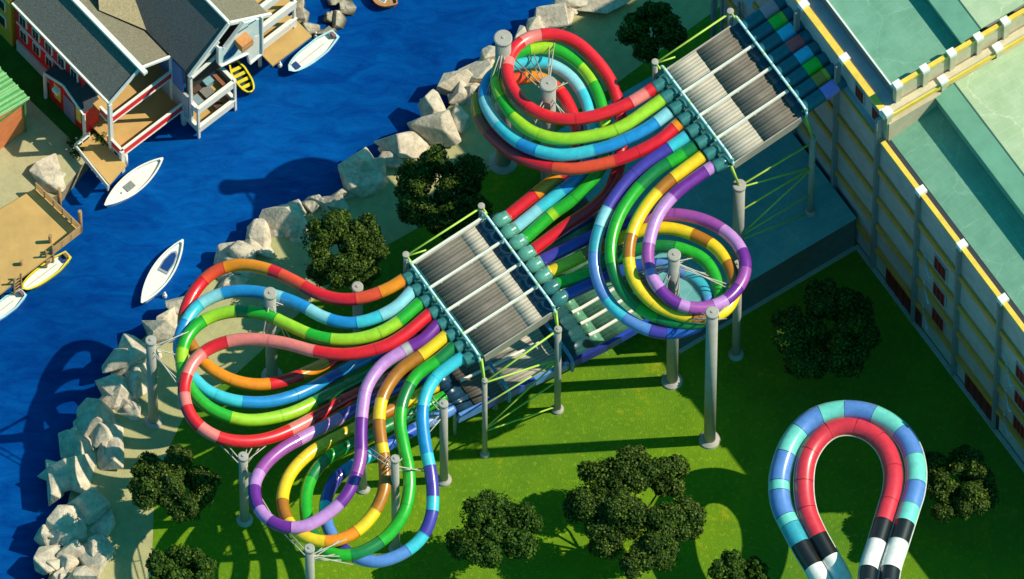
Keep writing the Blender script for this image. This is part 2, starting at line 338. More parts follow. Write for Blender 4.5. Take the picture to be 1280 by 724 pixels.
# lower set, leaving the middle racing section
ent3 = [(492 + 10.5 * j, 412 + 14.1 * j) for j in range(8)]
Z0, ZM, Z1 = 13.6, 11.4, 6.0
make_tube([(505, 349), (485, 361), (455, 372), (425, 374), (395, 366), (365, 350), (335, 337), (300, 331), (270, 339), (248, 358), (233, 385), (230, 410), (240, 434), (260, 458), (290, 475), (325, 481), (362, 474), (400, 458), (445, 436), ent3[0]],
  zloop(Z0, ZM, Z1, 1.5), [('O', 30), ('V', 27), ('R', 64), ('V', 32), ('R', 14), ('O', 55), ('V', 29), ('R', 50), ('N', 50), ('O', 50), ('O', 45), ('R', 37), ('O', 35), ('R', 50), ('R', 50)],
  'orange and red tube sweeping along the top of the lower left loop', G2)
make_tube([(516, 363), (495, 384), (465, 399), (435, 404), (405, 397), (375, 381), (345, 370), (310, 364), (278, 367), (247, 383), (229, 410), (224, 435), (230, 458), (244, 475), (262, 490), (293, 501), (331, 503), (366, 495), (401, 479), (440, 458), ent3[1]],
  zloop(Z0, ZM, Z1, 1.0), [('W', 44), ('C', 28), ('B', 30), ('W', 27), ('B', 36), ('W', 12), ('B', 57), ('W', 27), ('C', 28), ('B', 56), ('C', 48), ('C', 30), ('B', 60), ('B', 40), ('K', 22), ('B', 40), ('K', 50)],
  'cyan and blue tube second from the top in the lower left loop', G2)
make_tube([(526, 378), (494, 405), (463, 420), (428, 425), (393, 420), (358, 405), (331, 393), (297, 389), (264, 396), (240, 413), (228, 437), (229, 465), (241, 490), (262, 510), (293, 523), (324, 525), (362, 517), (393, 503), (424, 487), (470, 464), ent3[2]],
  zloop(Z0, ZM, Z1, .5), [('G', 32), ('L', 27), ('L', 55), ('G', 30), ('L', 42), ('G', 36), ('D', 14), ('L', 40), ('G', 45), ('L', 20), ('G', 50), ('G', 40), ('L', 60), ('L', 45), ('D', 45), ('D', 40), ('G', 60)],  # later D segments paint in the shade over the return run
  'green and lime tube third from the top in the lower left loop', G2)
make_tube([(537, 392), (502, 421), (471, 436), (432, 443), (393, 439), (355, 429), (316, 424), (285, 427), (258, 438), (239, 457), (230, 485), (235, 513), (251, 534), (277, 548), (308, 552), (339, 547), (370, 534), (405, 515), (440, 495), ent3[3]],
  zloop(Z0, ZM, Z1, 0), [('R', 70), ('R', 65), ('P', 50), ('P', 48), ('R', 28), ('P', 33), ('R', 22), ('P', 16), ('R', 25), ('P', 22), ('R', 82), ('P', 29), ('R', 42), ('R', 30), ('P', 28), ('R', 50)],
  'red and salmon tube running uppermost round the lower left loop', G2)
make_tube([(548, 405), (530, 424), (507, 437), (478, 456), (459, 483), (453, 512), (451, 542), (451, 567), (445, 594), (431, 622), (406, 645), (377, 659), (347, 656), (325, 638), (318, 609), (329, 584), (351, 563), (381, 546), (414, 529), (460, 503), ent3[4]],
  zloop(Z0, ZM, Z1, 0), [('U', 38), ('S', 8), ('E', 64), ('E', 30), ('U', 34), ('F', 27), ('U', 36), ('E', 60), ('U', 24), ('E', 20), ('U', 28), ('E', 22), ('F', 60), ('E', 26), ('E', 30), ('I', 60), ('I', 60)],
  'purple and lavender tube, inner and topmost strand of the bottom loop', G2)
make_tube([(558, 419), (532, 440), (500, 463), (480, 492), (474, 521), (476, 550), (481, 580), (480, 613), (465, 645), (440, 668), (410, 677), (381, 671), (361, 653), (353, 626), (361, 596), (381, 572), (406, 555), (445, 535), ent3[5]],
  zloop(Z0, ZM, Z1, .5), [('Y', 35), ('N', 70), ('Y', 26), ('N', 26), ('Y', 12), ('N', 68), ('Y', 32), ('O', 35), ('Y', 55), ('N', 26), ('Y', 60), ('Y', 60), ('Y', 30), ('N', 60), ('Y', 50)],
  'yellow and orange-brown tube second strand of the bottom loop', G2)
make_tube([(568, 432), (549, 449), (520, 470), (504, 500), (500, 529), (505, 559), (511, 588), (511, 617), (503, 645), (482, 672), (452, 690), (423, 694), (400, 682), (386, 658), (382, 630), (386, 605), (398, 584), (418, 567), (460, 545), ent3[6]],
  zloop(Z0, ZM, Z1, 1.0), [('D', 22), ('G', 40), ('D', 28), ('G', 60), ('G', 95), ('D', 36), ('G', 36), ('D', 28), ('G', 60), ('D', 30), ('G', 24), ('D', 60), ('D', 40), ('G', 40)],
  'green tube third strand of the bottom loop', G2)
make_tube([(579, 446), (560, 459), (543, 474), (531, 498), (528, 525), (532, 559), (538, 588), (541, 617), (539, 645), (527, 672), (503, 692), (473, 702), (446, 697), (422, 680), (409, 655), (407, 630), (415, 606), (432, 588), (470, 565), (510, 541), ent3[7]],
  zloop(Z0, ZM, Z1, 1.5), [('C', 40), ('C', 36), ('B', 58), ('C', 12), ('I', 36), ('C', 18), ('I', 28), ('C', 26), ('b', 62), ('I', 26), ('b', 34), ('C', 26), ('I', 45), ('B', 30), ('C', 20), ('K', 60), ('b', 60)],
  'blue and indigo tube, outermost right strand of the bottom loop', G2)
# the looping pair at lower right
ux = lambda L: [(940 + x / 2.967, 480 + y / 2.967) for x, y in L]
UT = [('b', 20), ('k', 30), ('w', 40), ('k', 30)]
co = make_tube(ux([(285, 1000), (285, 870), (280, 780), (236, 690), (192, 618), (150, 540), (112, 460), (101, 380), (112, 300), (152, 205), (225, 130), (325, 98), (430, 107), (522, 152), (582, 222), (608, 310), (604, 395), (582, 470), (541, 600), (511, 700), (503, 820), (503, 940)]),
  [(0, 8.0), (.5, 10.3), (1, 12.4)], [('w', 45), ('k', 20), ('w', 40), ('k', 30), ('c', 26), ('T', 13), ('b', 30), ('T', 12), ('b', 34), ('T', 32), ('b', 30), ('T', 28), ('b', 36), ('T', 36), ('b', 38), ('T', 34), ('b', 30), ('T', 24), ('k', 26), ('w', 38), ('k', 18), ('w', 40), ('k', 30)],
  'turquoise and blue outer tube of the separate horseshoe slide', 'tubes of the horseshoe slide', 0.78, seam=True)
ci = make_tube(ux([(358, 980), (358, 870), (350, 775), (322, 700), (276, 620), (235, 545), (204, 470), (192, 380), (202, 285), (242, 212), (300, 168), (370, 160), (440, 184), (497, 240), (524, 320), (521, 395), (500, 470), (461, 600), (431, 700), (430, 820), (430, 940)]),
  [(0, 8.0), (.5, 10.3), (1, 12.4)], [('w', 45), ('k', 20), ('w', 44), ('k', 28), ('r', 34), ('r', 32), ('r', 36), ('r', 34), ('r', 30), ('r', 32), ('r', 40), ('r', 44), ('r', 28), ('k', 26), ('w', 38), ('k', 18), ('w', 40), ('k', 30)],
  'crimson inner tube of the separate horseshoe slide', 'tubes of the horseshoe slide', 0.74, seam=True)
tubs = [o for o in COL.objects if o.name.startswith('slide_tube')][-2:]
for cur, o, rd in ((co, tubs[0], .78), (ci, tubs[1], .74)):
    for s in (-1, 1):
        m = MB(); q = []
        for i, p in enumerate(cur):
            d = (cur[min(i + 1, len(cur) - 1)] - cur[max(i - 1, 0)]).normalized(); q.append(p + d.cross(Z).normalized() * s * (rd + .02) + Z * .02)
        m.tube(q, 0.055, 6); m.build('edge_rail', M('pale_rail', (0.55, 0.6, 0.55), 0.5), o)
    m = MB(); m.tube([p - Z * .06 for p in cur], rd - .05, 12); m.build('inner_liner', M('dark_liner', (0.02, 0.03, 0.03), 0.8), o)
# ================================================================== racing sections
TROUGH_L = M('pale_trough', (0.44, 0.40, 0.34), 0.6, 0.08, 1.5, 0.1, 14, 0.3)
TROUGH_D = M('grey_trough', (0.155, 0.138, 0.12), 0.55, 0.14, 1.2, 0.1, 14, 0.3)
WHITEP = M('white_bar', (0.80, 0.76, 0.68), 0.45, 0.06, 2)
ARCHM = M('pale_blue_gantry', (0.55, 0.80, 0.86), 0.35, 0.06, 2)
LIMEM = M('lime_steel', (0.42, 0.60, 0.08), 0.4, 0.1, 2)
NAVY = M('navy_cover', (0.012, 0.045, 0.09), 0.3, 0.2, 2, spec=0.5)
TEALM = M('teal_dome', (0.035, 0.17, 0.17), 0.25, 0.2, 2, spec=0.5, coat=0.3)
TEALP = M('bright_teal_dome', (0.10, 0.32, 0.25), 0.22, 0.2, 2, spec=0.6, coat=0.5)
BLUEP = M('blue_side_wall', (0.02, 0.06, 0.42), 0.3, 0.25, 0.5, coat=0.3)
CONC = M('grey_post', (0.38, 0.35, 0.32), 0.6, 0.08, 1.5, 0.08, 18, 0.3)
PITCH = 1.19
for m_ in (TROUGH_L, TROUGH_D):                       # ribbed lanes: darker stripes running along the slide
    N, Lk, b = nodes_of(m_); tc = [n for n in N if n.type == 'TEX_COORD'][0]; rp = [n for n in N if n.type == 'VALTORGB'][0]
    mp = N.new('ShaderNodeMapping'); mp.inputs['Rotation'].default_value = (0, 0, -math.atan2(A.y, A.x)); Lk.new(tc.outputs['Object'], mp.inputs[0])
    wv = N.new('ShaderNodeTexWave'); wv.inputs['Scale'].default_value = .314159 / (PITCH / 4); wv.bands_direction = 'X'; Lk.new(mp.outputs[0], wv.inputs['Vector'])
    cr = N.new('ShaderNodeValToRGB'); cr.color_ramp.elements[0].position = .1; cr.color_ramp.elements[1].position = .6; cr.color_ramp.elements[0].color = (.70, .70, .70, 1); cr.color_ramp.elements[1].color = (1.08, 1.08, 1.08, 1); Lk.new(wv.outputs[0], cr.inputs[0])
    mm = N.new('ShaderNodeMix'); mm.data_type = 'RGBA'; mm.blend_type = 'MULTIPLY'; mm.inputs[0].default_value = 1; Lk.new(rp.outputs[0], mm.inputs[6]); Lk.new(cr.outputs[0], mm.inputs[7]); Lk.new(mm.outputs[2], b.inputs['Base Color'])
def xy(u, v, z):
    p = at(u, v, z); return Vector((p.x, p.y, 0))
def scallop(mb, O, a0, lanes, b0, b1, z0, z1, mi=0, th=0.05, depth=0.11):
    """open trough of half-round lanes running along B; z0,z1: lane crest height at both ends"""
    n = 14; top0 = []; top1 = []; 
    for l in range(lanes):
        for i in range(n + (1 if l == lanes - 1 else 0)):
            f = i / n; a = a0 + (l + f) * PITCH; dz = -depth * math.sin(math.pi * f) ** 0.7 + .045 * math.exp(-((f - .5) / .07) ** 2)
            top0.append(O + A * a + B * b0 + Z * (z0 + dz)); top1.append(O + A * a + B * b1 + Z * (z1 + dz))
    m = len(top0); lo0 = [p - Z * th for p in top0]; lo1 = [p - Z * th for p in top1]
    vs = top0 + top1 + lo0 + lo1
    fs = [(i, i + 1, m + i + 1, m + i) for i in range(m - 1)] + [(2 * m + i + 1, 2 * m + i, 3 * m + i, 3 * m + i + 1) for i in range(m - 1)]
    mb.add(vs, fs, mi, True)
    mb.add(vs, [(i + 1, i, 2 * m + i, 2 * m + i + 1) for i in range(m - 1)] + [(m + i, m + i + 1, 3 * m + i + 1, 3 * m + i) for i in range(m - 1)] + [(0, m, 3 * m, 2 * m), (2 * m - 1, m - 1, 3 * m - 1, 4 * m - 1)], mi)
def gantry(mb, O, b, z, a0=-1.0, a1=9.3, r=0.11, drop=0.9):
    pts = [O + A * a0 + B * b + Z * (z - drop * .3), O + A * (a0 + .15) + B * b + Z * (z - .02), O + A * (a0 + .6) + B * b + Z * (z + .05)]
    k = 8
    for i in range(1, k): pts.append(O + A * (a0 + .6 + (a1 - a0 - 1.4) * i / k) + B * b + Z * (z + .05))
    pts += [O + A * (a1 - .8) + B * b + Z * (z + .05), O + A * (a1 - .25) + B * b + Z * (z - .1), O + A * a1 + B * b + Z * (z - .45), O + A * a1 + B * b + Z * (z - drop)]
    mb.tube(catmull(pts, .12), r, 10, cap=True)
def dome(mb, p, d, L, r, mi=0, blunt=0.35):
    n = 10; pts = []; rad = []
    for i in range(n + 1):
        f = i / n; pts.append(p + d * (L * f))
        rad.append(r * (1.0 if f < 1 - blunt else math.sqrt(max(0.0004, 1 - ((f - 1 + blunt) / blunt) ** 2))))
    mb.tube(pts, r, 16, rad=rad, cap=True, mi=mi)
def racing(label, O, zl, zr, split, left_dark, first_bar, cat='racing slide'):
    """O: plan point of lane 1's lower tube end; zl/zr: heights of the tube axes at the lower and upper end"""
    t = thing('racing_section', label, cat, (O + A * 4 + B * 5), 'open eight-lane racing sections')
    EB = 6.9 if left_dark else 7.5
    sl = (zr - zl) / 9.8; zz = lambda b: zl + sl * b
    a0 = -PITCH / 2
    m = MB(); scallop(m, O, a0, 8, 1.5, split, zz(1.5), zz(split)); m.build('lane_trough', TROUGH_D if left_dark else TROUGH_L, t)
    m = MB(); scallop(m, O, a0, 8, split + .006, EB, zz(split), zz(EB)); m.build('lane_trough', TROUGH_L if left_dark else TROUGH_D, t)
    for s, b0, b1 in ((0, -.1, 1.49), (1, EB + .005, 9.0)):
        m = MB(); scallop(m, O, a0, 8, b0, b1, zz(b0) - .02, zz(b1) - .02); m.build('end_or_shade_cover', NAVY if s else M('teal_cover', (0.012, 0.075, 0.085), .3, .2, 2), t)
    # side walls
    for a, s in ((a0 - .07, -1), (a0 + 8 * PITCH + .07, 1)):
        m = MB(); p0 = O + A * a + B * 1.45 + Z * (zz(1.45) - .35); p1 = O + A * a + B * 7.7 + Z * (zz(7.7) - .35)
        m.beam(p0, p1, .1, 1.0); m.build('side_wall', TROUGH_L, t)
    for k in ([0] if first_bar else []) + [2, 4, 6]:
        a = a0 + k * PITCH + (0.02 if k else -.15)
        m = MB(); m.beam(O + A * a + B * 1.2 + Z * (zz(1.2) + .30), O + A * a + B * 8.05 + Z * (zz(8.05) + .30), .2, .2)
        for b_ in (2.2, 5, 7.9): m.beam(O + A * a + B * b_ + Z * (zz(b_) - .1), O + A * a + B * b_ + Z * (zz(b_) + .21), .12, .12, up=B)
        m.build('divider_bar', WHITEP, t)
    for b_ in ((1.0, 7.95) if left_dark else (1.35, 8.2)):
        m = MB(); gantry(m, O, b_, zz(b_) + .6, a1=8.95)
        g = m.build('gantry', ARCHM, t)
        for j in range(9):
            c = O + A * (a0 + j * PITCH) + B * b_ + Z * (zz(b_) + .05)
            q = MB(); q.rod(c, c + Z * .5, .05, 6); q.box(c, A, B, .08, .08, zz(b_) + .5, zz(b_) + .8); q.build('hanger', M('teal_bracket', (0.22, 0.45, 0.40), 0.4) if j % 3 else LIMEM, g)
    return t, zz
O1 = xy(817.5, 110, 20.0); O2 = xy(506, 350.5, 13.6)
s1, zz1 = racing('pale and grey racing section at upper right, beside the tall building', O1, 20.0, 21.5, 4.3, False, False)
s2, zz2 = racing('grey racing section in the middle of the picture, above the lit lawn', O2, 13.6, 14.6, 5.6, True, True)
for j in range(8):
    a = j * PITCH
    p = O1 + A * a + Z * 20.0
    m = MB(); dome(m, p - B * .05, B, 1.45, .5); m.build('teal_dome', TEALM, s1)
    p = O2 + A * a + Z * 13.6
    m = MB(); dome(m, p - B * .05, B, 1.3, .5); m.build('teal_dome', TEALM, s2)
    p = Vector(TUBES and at(*ent2[j], 14.6))
    m = MB(); q = p - B * 1.25
    m.tube([p + B * .05, p - B * .3, p - B * .55, p - B * .85, p - B * 1.15, p - B * 1.35], .5, 18, rad=[.50, .53, .58, .60, .50, .30], cap=True)
    m.build('teal_dome', TEALP if j < 6 else TEALM, s2)
    # launch tubes out of the tall building
    p0 = O1 + A * a + B * 8.4 + Z * zz1(8.4); p1 = O1 + A * a + B * 10.1 + Z * zz1(10.1); p2 = O1 + A * a + B * 11.36 + Z * zz1(11.36); p3 = O1 + A * a + B * 12.2 + Z * zz1(12.2)
    t = thing('launch_tube', ['salmon', 'green', 'sky blue', 'red', 'deep blue', 'green', 'brown', 'violet'][j] + ' banded dark teal launch tube, ' + ['first', 'second', 'third', 'fourth', 'fifth', 'sixth', 'seventh', 'last'][j] + ' from the top in its row', 'water slide', (p0.x, p0.y, 0), 'launch tubes from the tall building')
    m = MB(); m.tube([p0, p0 + (p1 - p0) * .5, p1], .58, 20); m.build('tube_segment', M('deep_teal_plastic', (0.02, 0.13, 0.19), 0.3, .15, 2), t, fix=False)
    kk = ['P', 'G', 'B', 'R', 'B', 'G', 'N', 'I'][j]
    BRT = dict(P=(.85, .32, .42), G=(.02, .62, .04), B=(.06, .55, .9), R=(.92, .10, .12), N=(.62, .28, .04), I=(.45, .28, .9))
    m = MB(); m.tube([p1, p1 + (p2 - p1) * (.75 if j in (1, 6) else 1)], .585, 20); m.build('tube_segment', M('bright_' + CN[kk] + '_plastic', BRT[kk], .33), t, fix=False)
    if j in (1, 6): m = MB(); m.tube([p1 + (p2 - p1) * .75, p2], .585, 20); m.build('tube_segment', PM('L' if j == 1 else 'Y'), t, fix=False)
    m = MB(); m.tube([p2, p3], .575, 20); m.build('tube_segment', M('deep_teal_plastic', (0.02, 0.13, 0.19), 0.3), t, fix=False)
# ---- lowest run: eight troughs descending to the right, and a green-water run-out
O3 = at(*ent3[0], 6.0); O3 = Vector((O3.x, O3.y, 0))
zz3 = lambda b_: 6.0 - .2 * b_ if b_ < 14 else 6.0 - .2 * 14
t3 = thing('run_out_section', 'long low run-out troughs with blue side wall below the middle racing section', 'racing slide', O3 + A * 4 + B * 9)
a0 = -PITCH / 2
m = MB(); scallop(m, O3, a0, 8, 0.0, 1.8, zz3(0), zz3(1.8), depth=.25); m.build('end_or_shade_cover', NAVY, t3)
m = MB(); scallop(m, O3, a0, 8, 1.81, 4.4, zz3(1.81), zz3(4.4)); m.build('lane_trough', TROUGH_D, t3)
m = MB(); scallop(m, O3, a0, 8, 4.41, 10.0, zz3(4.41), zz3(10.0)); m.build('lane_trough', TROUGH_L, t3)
RUNG = M('run_out_water', (0.10, 0.27, 0.17), 0.3, 0.25, 1.5, 0.2, 8)
m = MB(); scallop(m, O3, a0, 8, 10.01, 13.0, zz3(10.01), zz3(13.0), depth=.2); m.build('end_or_shade_cover', M('shade_teal_sheet', (0.015, 0.075, 0.085), .35, .2, 2), t3)  # dark sheet paints the shadow lying across this stretch of lanes
m = MB(); scallop(m, O3, a0, 8, 13.01, 13.99, zz3(13.01), zz3(13.99), depth=.2); scallop(m, O3, a0, 8, 14.0, 20.5, zz3(14), zz3(14), depth=.2); m.build('water_lane', RUNG, t3)
for k in range(1, 8):
    a = a0 + k * PITCH
    m = MB(); m.beam(O3 + A * a + B * 13.1 + Z * (zz3(13.1) + .1), O3 + A * a + B * 14 + Z * (zz3(14) + .1), .22, .16); m.beam(O3 + A * a + B * 14 + Z * (zz3(14) + .1), O3 + A * a + B * 20.4 + Z * (zz3(14) + .1), .22, .16); m.build('divider_bar', WHITEP, t3)
    if k % 2 == 0:
        m = MB(); m.beam(O3 + A * a + B * 1.9 + Z * (zz3(1.9) + .25), O3 + A * a + B * 9.9 + Z * (zz3(9.9) + .25), .18, .18); m.build('divider_bar', WHITEP, t3)
for a in (a0 - .2, a0 + 8 * PITCH + .2):
    for i, (b0, b1) in enumerate(((0, 2.2), (2.2, 4.2), (4.2, 7), (7, 10.2), (10.2, 14))):
        m = MB(); m.beam(O3 + A * a + B * (b0 + .01) + Z * (zz3(b0) - .2), O3 + A * a + B * (b1 - .01) + Z * (zz3(b1) - .2), .3, 1.0)
        m.build('side_wall', [PM('b'), BLUEP, M('deep_blue_wall', (0.02, 0.03, 0.25), .3)][(i * 2) % 3], t3)
    m = MB(); m.beam(O3 + A * a + B * 14.01 + Z * (zz3(14) - .2), O3 + A * a + B * 20.5 + Z * (zz3(14) - .2), .3, 1.0); m.build('side_wall', BLUEP, t3)
BLG = M('blue_gantry', (0.05, 0.28, 0.50), .3)
for b_ in (4.4, 10.3):
    m = MB(); gantry(m, O3, b_, zz3(b_) + 1.5, -1.3, 9.6, .15, 1.9); m.build('gantry', BLG, t3)
for b_ in (0.6, 4.4, 10.3, 14.5, 19):
    for a in (0.6, 7.7):
        m = MB(); p = O3 + A * a + B * b_; m.rod(p, p + Z * (zz3(b_) - .5), .14, 8); m.build('leg', CONC, t3)
# ================================================================== posts
def post(u, v, ub, vb, r, label, zb=0.0, group='grey slide support posts', ztop=None):
    """top cap seen at (u,v), foot seen at (ub,vb)"""
    b_ = at(ub, vb, zb)
    # height at which the vertical over the foot is seen at row v
    h = zb
    lo, hi = zb, zb + 45
    for _ in range(40):
        mid = (lo + hi) / 2
        # pixel row of (b.x,b.y,mid)
        q = CR.transposed() @ (Vector((b_.x, b_.y, mid)) - CL); vv = H0 / 2 + FPX * q.y / q.z
        if vv > v: lo = mid
        else: hi = mid
    h = ztop or lo
    t = thing('support_post', label, 'post', (b_.x, b_.y, zb), group)
    m = MB(); m.rod((b_.x, b_.y, zb), (b_.x, b_.y, h - .05), r, 18); m.build('pole', CONC, t)
    m = MB(); m.lathe((b_.x, b_.y, 0), [(0.01, zb + .35), (r * 1.1, zb + .35), (r * 1.75, zb + .16), (r * 1.85, zb + .0)], 22); m.build('base_collar', CONC, t)
    m = MB(); m.lathe((b_.x, b_.y, 0), [(r * 1.16, h - .34), (r * 1.16, h - .05), (r * 1.02, h), (0.13, h + .02), (.10, h + .1), (0.005, h + .11)], 22); m.build('cap', CONC, t)
    t['h'] = h
    return t
BR = M('pale_brace', (0.45, 0.42, 0.37), 0.5, .1, 2)
def arms(t, ends, r=.05, mat=None, dz=-1.3, spread=.35):
    """pairs of thin brace rods from the post head to points on the tubes (u,v,z)"""
    b_ = Vector(t['base_at']); top = Vector((b_.x, b_.y, t['h'] + dz))
    for e in ends:
        p = at(*e) - Z * .45; sd_ = (p - top).cross(Z).normalized() * spread
        for s, d2 in ((1, 0), (-1, -.9)):
            m = MB(); m.rod(top + Z * (d2 * .9), p + sd_ * s * .6, r, 6); m.build('brace', mat or BR, t)
        m = MB(); mid = (top + p) / 2; m.rod(mid + sd_ * .4, mid - sd_ * .4 - Z * .4, r * .7, 6); m.build('brace', mat or BR, t)
pA = post(627, 47, 629, 203, .62, 'grey post with round cap at the river edge, beside the upper left spiral')
arms(pA, [(636, 95, 17.9), (622, 125, 17.3), (606, 130, 16.8)])
pB = post(685, 104, 685, 260, .58, 'grey capped post standing inside the upper left spiral')
arms(pB, [(690, 46, 17.9), (712, 150, 18), (640, 72, 17.8), (715, 95, 16), (650, 182, 16.6), (662, 60, 17.4)])
pC = post(887, 390, 887, 550, .46, 'tall grey post in front of the purple loop, on the lit lawn')
arms(pC, [(868, 385, 17.9), (905, 378, 17.6), (850, 397, 17), (905, 394, 16.6)])
pD = post(839, 318, 840, 476, .46, 'tall grey post standing inside the right spiral')
arms(pD, [(918, 358, 17.3), (812, 335, 18), (790, 350, 17.3), (768, 352, 16.8), (750, 355, 16.3), (900, 345, 15.8), (872, 316, 15.4), (826, 362, 18)])
pE = post(919, 330, 920, 443, .34, 'grey post with its foot by the pool building wall, right of the right spiral')
pF = post(194, 425, 192, 527, .38, 'grey post on the sandy strip beside the lower left loop')
arms(pF, [(233, 487, 11.2), (262, 397, 10.9), (229, 440, 10.8), (226, 415, 10.4)])
pG = post(340, 366, 340, 470, .46, 'grey capped post rising through the lower left loop')
arms(pG, [(364, 428, 11.5), (372, 382, 11.2), (300, 389, 11), (330, 424, 11.4)])
pH = post(447, 358, 448, 438, .40, 'grey capped post by the tree above the lower left loop')
arms(pH, [(460, 374, 13), (430, 374, 12.7)])
pI = post(305, 570, 306, 650, .36, 'grey post on the lawn left of the purple bottom loop')
arms(pI, [(277, 550, 10.6), (335, 548, 9.8), (322, 600, 10), (345, 656, 11), (312, 555, 10.2)])
pJ = post(387, 685, 389, 790, .36, 'grey post at the bottom edge below the bottom loop')
arms(pJ, [(352, 657, 11.2), (446, 662, 10.9), (430, 690, 10.6), (440, 700, 10.2), (410, 678, 10.6)])
pK = post(494, 573, 495, 686, .32, 'grey post between the orange-brown and green strands of the bottom loop')
arms(pK, [(450, 552, 11.7), (477, 560, 11.6), (505, 563, 11.3), (537, 585, 11)])
pL = post(553, 504, 555, 600, .33, 'grey post just right of the cyan strand, left of the braced frame')
arms(pL, [(529, 515, 11.8), (503, 520, 12), (530, 540, 11.4), (516, 470, 5)], .06)
pM_ = post(454, 520, 454, 611, .30, 'grey post seen behind the purple strand of the bottom loop')
# braced frames under the racing sections
def frame(name_, lab, fa, fb, O, zz, kind):
    """two posts seen by top/foot pixels, tied by lime diagonals and to the gantries"""
    pass
def sec_posts(O, zz, specs, labels, lab_frame, extra):
    ps = []
    for (u, v, ub, vb, r, zb), lb in zip(specs, labels): ps.append(post(u, v, ub, vb, r, lb, zb, 'grey slide support posts'))
    t = thing('brace_frame', lab_frame, 'frame', Vector(ps[0]['base_at']), 'lime steel brace frames')
    b0 = Vector(ps[0]['base_at']); b1 = Vector(ps[1]['base_at']); h0, h1 = ps[0]['h'], ps[1]['h']
    pt = lambda b_, z: Vector((b_.x, b_.y, z))
    for z0, z1, w_ in extra:
        m = MB(); m.rod(pt(b0, h0 + z0), pt(b1, h1 + z1), .085 * w_, 8); m.build('brace', LIMEM, t)
    for ps_, bb in ((ps[0], 1.2), (ps[1], 8.1)):
        bp = Vector(ps_['base_at']); top = pt(bp, ps_['h'] - .2)
        for da in (8.95, 8.5):
            e = O + A * da + B * bb + Z * (zz(bb) - .1)
            m = MB(); m.rod(top, e, .10, 8); m.build('brace', LIMEM, t)
        e1 = O + A * 8.9 + B * bb + Z * (zz(bb) - .5); e2 = O + A * 0 + B * bb + Z * (zz(bb) - .5)
        m = MB(); m.rod(e1, e2, .14, 8); m.build('cross_beam', M('green_beam', (0.05, 0.22, 0.05), .4), t)
    return ps, t
psA, fA = sec_posts(O2, zz2, [(606, 475, 606, 568, .21, 0), (698, 411, 697, 512, .27, 0)],
    ['slim grey post on the lawn under the lower corner of the middle racing section', 'slim grey post on the lawn under the right corner of the middle racing section'],
    'lime steel bracing between the two slim posts below the middle racing section', [(-.4, -.2, 1), (-.5, -5.2, 1), (-4.3, -5.4, .9), (-8.5, -5.6, .8), (-8.6, -9, .8), (-8.9, -13.3, .8)])
psB, fB = sec_posts(O1, zz1, [(922, 231, 922, 323, .46, 5), (1013, 172, 1013, 265, .25, 5)],
    ['thick grey post under the lower corner of the upper racing section', 'slim grey post in the shade under the right corner of the upper racing section'],
    'lime steel bracing between the thick and the slim post below the upper racing section', [(-.3, -.8, 1), (-.5, -5, .9), (-4.6, -5.1, .9), (-9, -5.3, .8), (-9, -9.5, .7), (-9.6, -12.6, .7)])
# uphill side posts of both sections
for O, zz, labs in ((O2, zz2, ('grey post head at the upper left corner of the middle racing section', 'grey post head at the upper right corner of the middle racing section')), (O1, zz1, ('grey bent post head at the upper left corner of the upper racing section', 'grey post head at the far corner of the upper racing section'))):
    ends = []
    for bb, lb in zip((1.1, 8.1), labs):
        p = O - A * 1.5 + B * bb
        zb = 0.0; h = zz(bb) + .7
        t = thing('support_post', lb, 'post', (p.x, p.y, zb), 'grey slide support posts')
        m = MB(); m.rod(p + Z * zb, p + Z * h, .22, 14); m.build('pole', CONC, t)
        m = MB(); m.lathe(p, [(.27, h - .3), (.27, h), (.1, h + .03), (.005, h + .04)], 16); m.build('cap', CONC, t)
        e = O - A * .75 + B * bb + Z * (zz(bb) + .55)
        m = MB(); m.rod(p + Z * (h - .15), e, .09, 8); m.build('brace', LIMEM, t)
        ends.append(p + Z * (h - .3))
    t = thing('tie_rod', 'lime tie rod along the upper side of the ' + ('middle' if O is O2 else 'upper') + ' racing section', 'rod', ends[0] * 1)
    m = MB(); m.rod(ends[0], ends[1], .085, 8); m.build('brace', LIMEM, t)
    m = MB(); m.rod(ends[0] - Z * .1, ends[0] + (ends[1] - ends[0]) * .22 + A * .5, .07, 8); m.build('brace', LIMEM, t)
# ================================================================== trees
def leaf_mat(name, c1, c2, c3):
    m = M(name, c1, 0.6, spec=0.15); N, Lk, b = nodes_of(m)
    g = N.new('ShaderNodeNewGeometry'); r = [n for n in N if n.type == 'VALTORGB'][0]
    r.color_ramp.elements[0].position = 0; r.color_ramp.elements[0].color = (*c1, 1)
    r.color_ramp.elements[1].position = 1; r.color_ramp.elements[1].color = (*c3, 1)
    e = r.color_ramp.elements.new(.6); e.color = (*c2, 1)
    Lk.new(g.outputs['Random Per Island'], r.inputs[0])
    return m
LEAF1 = leaf_mat('olive_leaves', (0.010, 0.026, 0.003), (0.030, 0.064, 0.006), (0.11, 0.16, 0.018))
LEAF2 = leaf_mat('green_leaves', (0.008, 0.028, 0.003), (0.026, 0.066, 0.005), (0.09, 0.16, 0.012))
BARK = M('bark', (0.12, 0.085, 0.055), 0.9, .25, 4, .5, 12)
